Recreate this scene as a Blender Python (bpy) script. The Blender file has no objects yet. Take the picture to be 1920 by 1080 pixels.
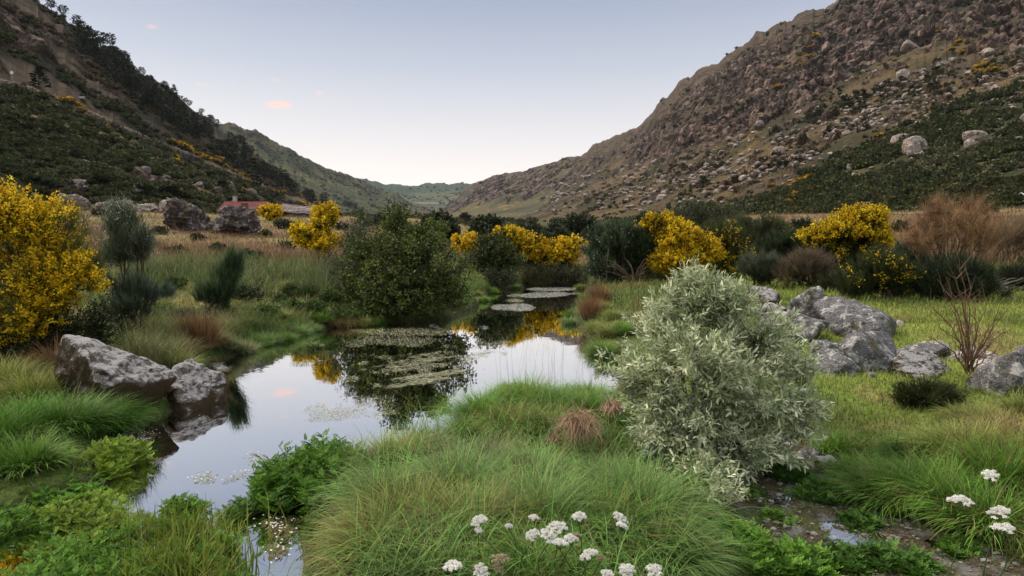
import bpy, math, random
import numpy as np
C = bpy.data.collections.new("valley"); bpy.context.scene.collection.children.link(C)
SC = bpy.context.scene
R = math.radians
# ---------------------------------------------------------------- camera, sky, sun, exposure
FPX = 1173.0; CAMZ = 1.9; PITCH = math.atan(70.0/FPX)
cam = bpy.data.objects.new("camera", bpy.data.cameras.new("camera")); C.objects.link(cam)
cam.data.sensor_width = 36.0; cam.data.lens = FPX/1920*36.0
cam.location = (0, 0, CAMZ); cam.rotation_euler = (math.pi/2-PITCH, 0, 0)
cam.data.clip_start = 0.05; cam.data.clip_end = 30000
SC.camera = cam

SUN_ELEV = 46.0; SUN_AZ = -62.0      # degrees from the view direction (+Y), negative = left
w = bpy.data.worlds.new("World"); SC.world = w; w.use_nodes = True
nt = w.node_tree; nt.nodes.clear()
N = lambda t, **k: _n(nt, t, **k)
def _n(tree, t, **k):
    n = tree.nodes.new(t)
    for a, b in k.items(): setattr(n, a, b)
    return n
def ramp(tree, stops, interp='LINEAR'):
    r = tree.nodes.new('ShaderNodeValToRGB'); e = r.color_ramp.elements
    r.color_ramp.interpolation = interp
    while len(e) < len(stops): e.new(0.5)
    for i, (p, c) in enumerate(stops):
        e[i].position = p; e[i].color = (c[0], c[1], c[2], 1) if hasattr(c, '__len__') else (c, c, c, 1)
    return r
out = N('ShaderNodeOutputWorld'); bg = N('ShaderNodeBackground'); L = nt.links.new
sky = N('ShaderNodeTexSky'); sky.sky_type = 'NISHITA'; sky.sun_disc = False
sky.sun_elevation = R(SUN_ELEV); sky.sun_rotation = R(SUN_AZ)
sky.air_density = 1.0; sky.dust_density = 1.0
tc = N('ShaderNodeTexCoord'); sep = N('ShaderNodeSeparateXYZ'); L(tc.outputs['Generated'], sep.inputs[0])
rp = ramp(nt, [(0.0, (1.38, 1.22, 1.08)), (0.10, (1.32, 1.18, 1.07)), (0.17, (1.04, .98, .96)), (0.27, (.64, .675, .775)),
               (0.38, (.355, .42, .58)), (0.50, (.42, .48, .62)), (0.66, (1.2, 1.18, 1.2)), (1.0, (2.0, 1.92, 1.88))])
L(sep.outputs['Z'], rp.inputs[0])
# the afterglow: sky is paler to the left of the valley axis and bluer to the right
mx = N('ShaderNodeMix', data_type='RGBA', blend_type='MIX'); mx.inputs[0].default_value = 0.12
sc_ = N('ShaderNodeMix', data_type='RGBA', blend_type='MULTIPLY'); sc_.inputs[0].default_value = 1
L(sky.outputs[0], sc_.inputs[6]); sc_.inputs[7].default_value = (.1, .1, .1, 1)
L(rp.outputs[0], mx.inputs[6]); L(sc_.outputs[2], mx.inputs[7])
prev = mx.outputs[2]
def sky_dir(px, py):
    u = (px-960)/FPX; v = (540-py)/FPX; cp, sp = math.cos(PITCH), math.sin(PITCH)
    d = np.array([u, cp+v*sp, -sp+v*cp]); return d/np.linalg.norm(d)
noi = N('ShaderNodeTexNoise'); noi.inputs['Scale'].default_value = 55; noi.inputs['Detail'].default_value = 4
L(tc.outputs['Generated'], noi.inputs['Vector'])
for (px, py, sx, sy, a) in [(525, 197, 28, 8, 1.0), (600, 175, 9, 5, .4), (284, 50, 12, 5, .35), (517, 150, 8, 4, .3), (380, 158, 14, 4, .3)]:
    d = sky_dir(px, py)
    vm = N('ShaderNodeVectorMath', operation='SUBTRACT'); L(tc.outputs['Generated'], vm.inputs[0]); vm.inputs[1].default_value = d
    vs = N('ShaderNodeVectorMath', operation='MULTIPLY'); L(vm.outputs[0], vs.inputs[0]); vs.inputs[1].default_value = (FPX/sx, FPX/sx, FPX/sy)
    vl = N('ShaderNodeVectorMath', operation='LENGTH'); L(vs.outputs[0], vl.inputs[0])
    m1 = N('ShaderNodeMath', operation='MULTIPLY_ADD'); L(noi.outputs[0], m1.inputs[0]); m1.inputs[1].default_value = 1.6; L(vl.outputs['Value'], m1.inputs[2])
    mr = N('ShaderNodeMapRange'); L(m1.outputs[0], mr.inputs[0]); mr.inputs[1].default_value = 1.9; mr.inputs[2].default_value = .9
    mr.inputs[3].default_value = 0; mr.inputs[4].default_value = a; mr.interpolation_type = 'SMOOTHSTEP'
    m2 = N('ShaderNodeMix', data_type='RGBA'); L(mr.outputs[0], m2.inputs[0]); L(prev, m2.inputs[6]); m2.inputs[7].default_value = (1.2, .80, .70, 1)
    prev = m2.outputs[2]
L(prev, bg.inputs[0]); bg.inputs[1].default_value = 1.0; L(bg.outputs[0], out.inputs[0])
sun = bpy.data.objects.new("sun", bpy.data.lights.new("sun", 'SUN')); C.objects.link(sun)
sun.data.energy = 3.7; sun.data.angle = R(8); sun.data.color = (1.0, .85, .70)
sun.rotation_euler = (R(90-SUN_ELEV), 0, R(180-SUN_AZ))   # light travels away from the bright left sky
SC.view_settings.view_transform = 'Standard'; SC.view_settings.look = 'None'
SC.view_settings.exposure = 0.0; SC.view_settings.gamma = 1.0
SC.cycles.max_bounces = 6; SC.cycles.diffuse_bounces = 3; SC.cycles.glossy_bounces = 3; SC.cycles.transmission_bounces = 3
SC.cycles.transparent_max_bounces = 8; SC.cycles.volume_bounces = 0
SC.cycles.sample_clamp_indirect = 4

# ---------------------------------------------------------------- numpy helpers
rng = np.random.default_rng(7)
def lerp(a, b, t): return a+(b-a)*t
def sm(a, b, x): t = np.clip((x-a)/(b-a), 0, 1); return t*t*(3-2*t)
def _h(i, j, k, s):
    n = (i*374761393 + j*668265263 + k*2147483647 + s*1274126177) & 0xFFFFFFFF
    n = ((n ^ (n >> 13))*1274126177) & 0xFFFFFFFF
    n = (n ^ (n >> 16))
    return (n & 0xFFFF).astype(np.float32)/32767.5-1.0
def noise(p, s=0):
    """value noise in -1..1 for points p (N,2 or 3)"""
    p = np.asarray(p, np.float64)
    if p.shape[1] == 2: p = np.concatenate([p, np.zeros((len(p), 1))+.37], 1)
    i = np.floor(p).astype(np.int64); f = p-i; f = f*f*f*(f*(f*6-15)+10)
    i, j, k = i[:, 0], i[:, 1], i[:, 2]; fx, fy, fz = f[:, 0], f[:, 1], f[:, 2]
    c = lambda a, b, d: _h(i+a, j+b, k+d, s)
    x00 = lerp(c(0,0,0), c(1,0,0), fx); x10 = lerp(c(0,1,0), c(1,1,0), fx)
    x01 = lerp(c(0,0,1), c(1,0,1), fx); x11 = lerp(c(0,1,1), c(1,1,1), fx)
    return lerp(lerp(x00, x10, fy), lerp(x01, x11, fy), fz)
def fbm(p, o=4, s=0, g=.5, ridged=False):
    p = np.asarray(p, np.float64); a = 1.0; t = 0; v = np.zeros(len(p))
    for k in range(o):
        n = noise(p*(2.03**k)+k*17.3, s+k)
        v += a*((1-2*np.abs(n)) if ridged else n); t += a; a *= g
    return v/t
def arr(*a): return np.array(a, float)
def nrm(v): return v/np.maximum(np.linalg.norm(v, axis=-1, keepdims=True), 1e-9)
cp, sp = math.cos(PITCH), math.sin(PITCH)
def ray(px, py):
    u = (px-960)/FPX; v = (540-py)/FPX
    return np.array([u, cp+v*sp, -sp+v*cp])
def at(px, py, Y):
    d = ray(px, py); t = Y/d[1]; return np.array([d[0]*t, Y, CAMZ+d[2]*t])
def onz(px, py, z=0.0):
    d = ray(px, py); t = (z-CAMZ)/d[2]; return np.array([d[0]*t, d[1]*t, z])
def project(P):
    x, y, z = P[..., 0], P[..., 1], P[..., 2]-CAMZ
    dep = y*cp - z*sp; up = y*sp + z*cp
    dep = np.where(dep < .01, .01, dep)
    return 960+FPX*x/dep, 540-FPX*up/dep

class MB:
    """collects faces and builds ONE mesh"""
    def __init__(s): s.v = []; s.c = []; s.f = []; s.n = 0
    def add(s, v, f, col):
        v = np.asarray(v, np.float32).reshape(-1, 3)
        col = np.asarray(col, np.float32)
        if col.ndim == 1: col = np.broadcast_to(col, (len(v), 3))
        s.v.append(v); s.c.append(col.reshape(-1, 3))
        for g in (f if isinstance(f, list) else [f]):
            s.f.append(np.asarray(g, np.int64)+s.n)
        s.n += len(v); return s
    def merge(s, o):
        for v, c in zip(o.v, o.c): s.v.append(v); s.c.append(c)
        for g in o.f: s.f.append(g+s.n)
        s.n += o.n; return s
    def mesh(s, name, mat, smooth=False):
        me = bpy.data.meshes.new(name)
        v = np.concatenate(s.v); c = np.concatenate(s.c)
        me.vertices.add(len(v)); me.vertices.foreach_set('co', v.ravel().astype(np.float32))
        nl = sum(g.size for g in s.f); me.loops.add(nl)
        me.loops.foreach_set('vertex_index', np.concatenate([g.ravel() for g in s.f]).astype(np.int32))
        ks = np.concatenate([np.full(len(g), g.shape[1]) for g in s.f])
        me.polygons.add(len(ks)); st = np.concatenate([[0], np.cumsum(ks)[:-1]])
        me.polygons.foreach_set('loop_start', st.astype(np.int32))
        me.update(calc_edges=True)
        a = me.attributes.new('Col', 'FLOAT_COLOR', 'POINT')
        a.data.foreach_set('color', np.concatenate([c, np.ones((len(c), 1))], 1).ravel().astype(np.float32))
        me.polygons.foreach_set('use_smooth', np.full(len(ks), smooth))
        me.materials.append(mat); return me
    def build(s, name, mat, parent=None, smooth=False, loc=None):
        o = bpy.data.objects.new(name, s.mesh(name, mat, smooth)); C.objects.link(o)
        if parent is not None: o.parent = parent
        if loc is not None: o.location = loc
        return o
def tag(o, label=None, cat=None, group=None, kind=None):
    if label: o['label'] = label
    if cat: o['category'] = cat
    if group: o['group'] = group
    if kind: o['kind'] = kind
    return o
def thing(name, loc, label, cat, group=None):
    o = bpy.data.objects.new(name, None); C.objects.link(o); o.location = [float(a) for a in loc]
    o.empty_display_size = .2
    return tag(o, label, cat, group)
def copy_thing(o, loc, rz=0, s=(1, 1, 1), label=None):
    c = o.copy(); C.objects.link(c); c.location = [float(a) for a in loc]; c.rotation_euler = (0, 0, float(rz)); c.scale = [float(a) for a in s]
    if label: c['label'] = label
    for ch in list(o.children):
        d = ch.copy(); C.objects.link(d); d.parent = c
    return c

# ---------------------------------------------------------------- materials
def new_mat(name):
    m = bpy.data.materials.new(name); m.use_nodes = True; m.node_tree.nodes.clear(); return m, m.node_tree
def leaf_mat(name, trans=.3, rough=.55, spec=.25, nscale=3.0, amt=.35):
    m, t = new_mat(name); l = t.links.new
    o = _n(t, 'ShaderNodeOutputMaterial'); a = _n(t, 'ShaderNodeAttribute', attribute_name='Col')
    tc = _n(t, 'ShaderNodeTexCoord'); no = _n(t, 'ShaderNodeTexNoise'); no.inputs['Scale'].default_value = nscale; no.inputs['Detail'].default_value = 3
    l(tc.outputs['Object'], no.inputs['Vector'])
    hs = _n(t, 'ShaderNodeHueSaturation'); mr = _n(t, 'ShaderNodeMapRange'); l(no.outputs[0], mr.inputs[0])
    mr.inputs[1].default_value = .25; mr.inputs[2].default_value = .75; mr.inputs[3].default_value = 1-amt; mr.inputs[4].default_value = 1+amt
    l(mr.outputs[0], hs.inputs['Value']); l(a.outputs['Color'], hs.inputs['Color'])
    b = _n(t, 'ShaderNodeBsdfPrincipled'); b.inputs['Roughness'].default_value = rough; b.inputs['Specular IOR Level'].default_value = spec
    l(hs.outputs[0], b.inputs['Base Color'])
    if trans > 0:
        tr = _n(t, 'ShaderNodeBsdfTranslucent'); l(hs.outputs[0], tr.inputs[0]); mx = _n(t, 'ShaderNodeMixShader'); mx.inputs[0].default_value = trans
        l(b.outputs[0], mx.inputs[1]); l(tr.outputs[0], mx.inputs[2]); l(mx.outputs[0], o.inputs[0])
    else: l(b.outputs[0], o.inputs[0])
    return m
M_LEAF = leaf_mat('leaf'); M_GRASS = leaf_mat('grass_blade', .25, .6, .2, 1.5, .3); M_FLOWER = leaf_mat('petal', .35, .7, .1, 6, .12)
M_WOOD = leaf_mat('bark', 0, .9, .1, 25, .4); M_DRY = leaf_mat('dry_twig', .1, .9, .1, 5, .3); M_SILVER = leaf_mat('silver_leaf', .25, .5, .3, 3, .18)
M_FAR = leaf_mat('far_foliage', .1, .8, .1, .4, .3); M_WEED = leaf_mat('water_weed', .1, .45, .4, 9, .3)

def rock_mat(name, base=(.20, .195, .195), pale=(.44, .43, .41), dark=(.045, .042, .04), moss=(.07, .06, .02), sc=1.0, pale_amt=.5, moss_amt=.5, bump=.5, topgrow=False):
    m, t = new_mat(name); l = t.links.new
    o = _n(t, 'ShaderNodeOutputMaterial'); b = _n(t, 'ShaderNodeBsdfPrincipled'); b.inputs['Roughness'].default_value = .9; b.inputs['Specular IOR Level'].default_value = .2
    g = _n(t, 'ShaderNodeNewGeometry')
    def nz(s, d=6, off=0, dist=0):
        mp = _n(t, 'ShaderNodeMapping'); mp.inputs['Location'].default_value = (off, off*1.7, off*.3); l(g.outputs['Position'], mp.inputs[0])
        n = _n(t, 'ShaderNodeTexNoise'); n.inputs['Scale'].default_value = s*sc; n.inputs['Detail'].default_value = d; n.inputs['Roughness'].default_value = .65
        n.inputs['Distortion'].default_value = dist
        l(mp.outputs[0], n.inputs['Vector']); return n.outputs[0]
    def mask(src, a, bb):
        r = _n(t, 'ShaderNodeMapRange'); r.inputs[1].default_value = a; r.inputs[2].default_value = bb; l(src, r.inputs[0]); return r.outputs[0]
    def mixc(f, a, c2):
        x = _n(t, 'ShaderNodeMix', data_type='RGBA'); l(f, x.inputs[0])
        if isinstance(a, tuple): x.inputs[6].default_value = (*a, 1)
        else: l(a, x.inputs[6])
        x.inputs[7].default_value = (*c2, 1); return x.outputs[2]
    c = mixc(mask(nz(9, 8), .4, .62), base, tuple(v*.55 for v in base))
    c = mixc(mask(nz(5, 10, 5, .6), .60-.16*pale_amt, .66-.14*pale_amt), c, pale)
    c = mixc(mask(nz(14, 8, 11), .57, .63), c, dark)
    c = mixc(mask(nz(45, 3, 4), .60, .68), c, tuple(min(1, v*1.35) for v in pale))
    c = mixc(mask(nz(2.2, 9, 21), .62-.2*moss_amt, .68-.16*moss_amt), c, moss)
    if topgrow:   # crustose lichen on the upward faces, brown moss on the flanks near the ground
        sx = _n(t, 'ShaderNodeSeparateXYZ'); l(g.outputs['Normal'], sx.inputs[0])
        ma = _n(t, 'ShaderNodeMath', operation='MULTIPLY_ADD'); l(nz(11, 9, 7, .4), ma.inputs[0]); ma.inputs[1].default_value = 2.6; l(sx.outputs['Z'], ma.inputs[2])
        c = mixc(mask(ma.outputs[0], 2.0, 2.2), c, (.36, .36, .365))
        mb_ = _n(t, 'ShaderNodeMath', operation='MULTIPLY_ADD'); l(nz(8, 9, 17, .4), mb_.inputs[0]); mb_.inputs[1].default_value = 2.4; mi = _n(t, 'ShaderNodeMath', operation='MULTIPLY'); l(sx.outputs['Z'], mi.inputs[0]); mi.inputs[1].default_value = -1; l(mi.outputs[0], mb_.inputs[2])
        c = mixc(mask(mb_.outputs[0], .72, 1.0), c, moss)
        c = mixc(mask(nz(30, 5, 9), .60, .66), c, dark)
    l(c, b.inputs['Base Color'])
    ad = _n(t, 'ShaderNodeMath', operation='ADD'); l(nz(30, 10), ad.inputs[0]); l(nz(7, 8, 3), ad.inputs[1])
    bu = _n(t, 'ShaderNodeBump'); bu.inputs['Strength'].default_value = bump; bu.inputs['Distance'].default_value = .06/sc; l(ad.outputs[0], bu.inputs['Height'])
    l(bu.outputs[0], b.inputs['Normal']); l(b.outputs[0], o.inputs[0]); return m
M_ROCK = rock_mat('grey_granite', base=(.17, .17, .175), moss_amt=.25, pale_amt=.45, bump=.8); M_ROCKMOSS = rock_mat('mossy_granite', base=(.17, .15, .13), pale=(.46, .44, .42), pale_amt=.35, moss_amt=.6, moss=(.055, .038, .018), bump=.9, topgrow=True)
M_ROCKDARK = rock_mat('dark_granite', base=(.10, .085, .08), pale=(.34, .29, .28), sc=.45, pale_amt=.45, moss_amt=.3, bump=.9)
M_ROCKPALE = rock_mat('pale_granite', base=(.34, .31, .28), pale=(.48, .45, .41), pale_amt=.6, moss_amt=.05)
M_BOULDER = rock_mat('hillside_granite', base=(.33, .275, .235), pale=(.50, .43, .37), sc=.12, pale_amt=.5, moss_amt=.1, bump=.8)

def ground_mat(name, sc=1.0, bump=.6, bd=.05):
    m, t = new_mat(name); l = t.links.new
    o = _n(t, 'ShaderNodeOutputMaterial'); b = _n(t, 'ShaderNodeBsdfPrincipled'); b.inputs['Roughness'].default_value = .95; b.inputs['Specular IOR Level'].default_value = .1
    a = _n(t, 'ShaderNodeAttribute', attribute_name='Col'); g = _n(t, 'ShaderNodeNewGeometry')
    n1 = _n(t, 'ShaderNodeTexNoise'); n1.inputs['Scale'].default_value = 14*sc; n1.inputs['Detail'].default_value = 8; n1.inputs['Roughness'].default_value = .7
    l(g.outputs['Position'], n1.inputs['Vector'])
    mr = _n(t, 'ShaderNodeMapRange'); l(n1.outputs[0], mr.inputs[0]); mr.inputs[1].default_value = .3; mr.inputs[2].default_value = .7; mr.inputs[3].default_value = .45; mr.inputs[4].default_value = 1.6
    hs = _n(t, 'ShaderNodeHueSaturation'); l(mr.outputs[0], hs.inputs['Value']); l(a.outputs['Color'], hs.inputs['Color'])
    l(hs.outputs[0], b.inputs['Base Color'])
    bu = _n(t, 'ShaderNodeBump'); bu.inputs['Strength'].default_value = bump; bu.inputs['Distance'].default_value = bd/sc; l(n1.outputs[0], bu.inputs['Height'])
    l(bu.outputs[0], b.inputs['Normal']); l(b.outputs[0], o.inputs[0]); return m
M_GROUND = ground_mat('soil_and_turf'); M_HILL = ground_mat('hillside_turf_and_rock', .05, .8, .05)

# ---------------------------------------------------------------- shoreline, from measured waterline points
def zpoly(pts): return np.array([onz(*p)[:2] for p in pts])
POOL = zpoly([(215,905),(196,862),(215,812),(290,784),(322,772),(398,742),(410,728),(372,700),(392,682),(440,668),(478,650),(505,640),(560,628),(622,612),(700,604),
              (770,606),(845,600),(868,586),(896,574),(886,556),(930,548),(960,541),(1000,537),(1080,535),(1115,541),(1096,556),(1092,574),(1066,590),(1084,608),(1100,632),(1108,654),(1150,662),
              (1185,690),(1160,740),(1100,760),(1010,740),(930,730),(868,790),(850,812),(830,830),(790,822),(730,850),(655,900),(600,935),(572,990),(566,1080),(560,1400),(-300,1400),(-300,1040),(60,960),(190,915)])
CREEK = zpoly([(1395,905),(1420,868),(1455,826),(1490,808),(1512,826),(1530,850),(1580,880),(1640,925),(1735,975),(1850,1035),(1960,1100),(2150,1400),(1180,1400),(1290,1080),(1375,1000),(1350,950)])
def sdist(x, y, P):
    """signed distance to polygon P, negative inside"""
    best = np.full(x.shape, 1e9); ins = np.zeros(x.shape, bool); n = len(P)
    for i in range(n):
        ax, ay = P[i]; bx, by = P[(i+1) % n]; ex, ey = bx-ax, by-ay
        t = np.clip(((x-ax)*ex+(y-ay)*ey)/(ex*ex+ey*ey+1e-12), 0, 1)
        best = np.minimum(best, np.hypot(x-ax-ex*t, y-ay-ey*t))
        c = (ay > y) != (by > y)
        with np.errstate(divide='ignore', invalid='ignore'):
            ins ^= c & (x < (bx-ax)*(y-ay)/(by-ay+1e-12)+ax)
    return np.where(ins, -best, best)
def ground(x, y, full=False):
    x = np.asarray(x, float); y = np.asarray(y, float); sh = x.shape; x = x.ravel(); y = y.ravel()
    near = (np.abs(x) < 45) & (y < 45) & (y > -8)
    dp = np.full(x.shape, 30.0); dc = np.full(x.shape, 30.0)
    if near.any():
        dp[near] = sdist(x[near], y[near], POOL); dc[near] = sdist(x[near], y[near], CREEK)
        wob = .10*fbm(np.stack([x[near]*2.2, y[near]*2.2], 1), 3, 5)*np.clip(y[near]/8, .5, 2)
        dp[near] += wob; dc[near] += wob
    r = np.hypot(x, y)
    zf = np.interp(r, [0, 8, 13, 20, 30, 60, 100, 200, 400, 1000, 3000, 6000], [.22, .28, .40, .62, 1.15, 3.7, 7.1, 12, 20, 51, 155, 200])
    s = x/np.maximum(np.abs(y), 1)
    zf -= .42*(zf-.3)*np.exp(-((s-.03)/.12)**2)*sm(30, 45, r)*(1-sm(150, 400, r))
    zf += .03*np.exp(-(((x-3.3)/1.6)**2+((y-7.0)/2.2)**2))           # lawn mound on the right
    zf += fbm(np.stack([x*.35, y*.35], 1), 3, 9)*.12*sm(3, 15, r)*np.clip(r/40, 1, 6) + fbm(np.stack([x*2.1, y*2.1], 1), 3, 19)*.035
    isl = np.exp(-(((x-.35)/1.1)**2+((y-3.6)/1.4)**2)); zf -= .1*isl
    d = np.minimum(dp, dc)
    dd = np.maximum(d, 0)
    z = zf*(1-.62*np.exp(-dd/.9)-.38*np.exp(-dd/.12))
    zw = np.where(dp < dc, -.45*(1-np.exp(np.minimum(dp, 0)/.5)), -.055*(1-np.exp(np.minimum(dc, 0)/.15)))
    zc = np.where((dc < 0) & (dp > 0), fbm(np.stack([x*5, y*5], 1), 4, 31)*.05+.058, 0)
    z = np.where(d < 0, zw+zc, z)
    if full: return z.reshape(sh), dp.reshape(sh), dc.reshape(sh)
    return z.reshape(sh)
def gz(x, y): return float(ground(np.array([x]), np.array([y]))[0])
def place(px, Y):
    """ground point on the vertical plane through image column px, Y metres out"""
    x = (px-960)/FPX*Y/cp
    return np.array([x, Y, gz(x, Y)])

GREEN = arr(.085, .125, .028); OLIVE = arr(.15, .145, .045); STRAW = arr(.30, .22, .11); BROWN = arr(.15, .095, .055); LUSH = arr(.06, .125, .025); MUD = arr(.035, .028, .017)
LAWN = arr(.22, .28, .05)
def turf_colour(x, y, d):
    """albedo of the turf at a place (also used for the blades growing on it)"""
    n = x.shape[0]; p = np.stack([x, y], 1); s = x/np.maximum(y, .5)
    a = fbm(p*.5, 4, 41); b = fbm(p*1.7, 3, 51); c = fbm(p*.13, 3, 61)
    col = lerp(GREEN, OLIVE, sm(-.25, .35, a)[:, None])
    right = sm(.22, .34, s)*sm(5, 6.5, y)*(1-sm(22, 30, y))
    col = lerp(col, LAWN, (right*sm(-.6, .1, a+.4*b))[:, None]*.85)
    left = sm(.0, -.2, s)
    st = left*sm(8, 13, y)*(1-sm(26, 34, y))*sm(-.1, .35, a*.8+b*.6+.12)
    col = lerp(col, arr(.24,.22,.07), st[:, None]*.6)
    col = lerp(col, STRAW*.75, (right*sm(.1, .5, b+.5*a))[:, None]*.6)
    far = sm(27, 40, y)
    fb = np.where((c[:, None]+.5*a[:, None]) > .0, BROWN*1.15, lerp(STRAW*.75, OLIVE, .4))
    col = lerp(col, lerp(fb, OLIVE*.9, sm(.0, .4, b)[:, None]*.5), far[:, None])
    fg = sm(120, 260, y); fa = fbm(p*.02, 4, 71)
    col = lerp(col, lerp(arr(.035, .048, .022), arr(.085, .078, .034), sm(-.1, .4, fa)[:, None]), fg[:, None])
    lush = np.exp(-np.maximum(d, 0)/.8)*(1-sm(25, 40, y))
    col = lerp(col, LUSH, lush[:, None]*.6)
    return col

# ---------------------------------------------------------------- the ground: one sheet, fine near the camera
def make_ground():
    th = np.concatenate([np.linspace(-math.pi, -R(56), 50, endpoint=False), np.linspace(-R(56), R(56), 640, endpoint=False), np.linspace(R(56), math.pi, 50, endpoint=False)])
    rr = np.concatenate([np.linspace(.4, 2.4, 12, endpoint=False), np.exp(np.linspace(math.log(2.4), math.log(45), 420, endpoint=False)), np.exp(np.linspace(math.log(45), math.log(5800), 105))])
    T, Rr = np.meshgrid(th, rr); x = (np.sin(T)*Rr).ravel(); y = (np.cos(T)*Rr).ravel()
    z, dp, dc = ground(x, y, True)
    d = np.minimum(dp, dc); col = turf_colour(x, y, d)
    p = np.stack([x, y], 1)
    wet = sm(.06, -.02, d)
    bed = lerp(arr(.035, .03, .015), arr(.08, .065, .025), sm(-.2, .4, fbm(p*5, 4, 81))[:, None])
    cr = (dc < .05) & (dp > 0)
    bedc = lerp(arr(.055, .045, .03), arr(.125, .125, .115), sm(-.05, .35, fbm(p*9, 4, 82))[:, None])
    bedc = lerp(bedc, arr(.055, .085, .02), sm(-.1, .2, fbm(p*3, 3, 83))[:, None]*.7)
    col = lerp(col, np.where(cr[:, None], bedc, bed), wet[:, None])
    bank = np.exp(-((d-.06)/.08)**2); col = lerp(col, MUD, bank[:, None]*.8)
    nt_, nr = len(th), len(rr); i = np.arange(nr-1)[:, None]*nt_; j = np.arange(nt_)[None]; j2 = (j+1) % nt_
    f = np.stack([i+j, i+j2, i+nt_+j2, i+nt_+j], -1).reshape(-1, 4)[:, ::-1]
    mb = MB(); mb.add(np.stack([x, y, z], 1), f, col)
    cz = gz(0, 0); mb.add(np.concatenate([[[0, 0, cz]], np.stack([x, y, z], 1)[:nt_]]), np.stack([np.zeros(nt_, int), 1+np.arange(nt_), 1+(np.arange(nt_)+1) % nt_], 1)[:, ::-1], OLIVE)
    tag(mb.build('ground', M_GROUND, smooth=True), kind='structure')
make_ground()

def water_mat():
    m, t = new_mat('still_water'); l = t.links.new
    o = _n(t, 'ShaderNodeOutputMaterial')
    g = _n(t, 'ShaderNodeNewGeometry'); n = _n(t, 'ShaderNodeTexNoise'); n.inputs['Scale'].default_value = 2.2; n.inputs['Detail'].default_value = 3
    l(g.outputs['Position'], n.inputs['Vector']); bu = _n(t, 'ShaderNodeBump'); bu.inputs['Strength'].default_value = .05; bu.inputs['Distance'].default_value = .02; l(n.outputs[0], bu.inputs['Height'])
    gl = _n(t, 'ShaderNodeBsdfGlossy'); gl.inputs['Roughness'].default_value = .015; gl.inputs['Color'].default_value = (.97, .98, 1, 1); l(bu.outputs[0], gl.inputs['Normal'])
    tr = _n(t, 'ShaderNodeBsdfTransparent'); tr.inputs[0].default_value = (.42, .40, .25, 1)
    fr = _n(t, 'ShaderNodeFresnel'); fr.inputs[0].default_value = 2.6; l(bu.outputs[0], fr.inputs['Normal'])
    mr = _n(t, 'ShaderNodeMapRange'); l(fr.outputs[0], mr.inputs[0]); mr.inputs[1].default_value = .18; mr.inputs[2].default_value = .62; mr.inputs[3].default_value = .66; mr.inputs[4].default_value = 1.0
    mx = _n(t, 'ShaderNodeMixShader'); l(mr.outputs[0], mx.inputs[0]); l(tr.outputs[0], mx.inputs[1]); l(gl.outputs[0], mx.inputs[2])
    l(mx.outputs[0], o.inputs[0]); return m
wb = MB(); wb.add([[-30, -3, 0], [30, -3, 0], [30, 40, 0], [-30, 40, 0]], np.array([[0, 1, 2, 3]]), arr(.1, .1, .1))
tag(wb.build('water', water_mat()), kind='structure')

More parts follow.
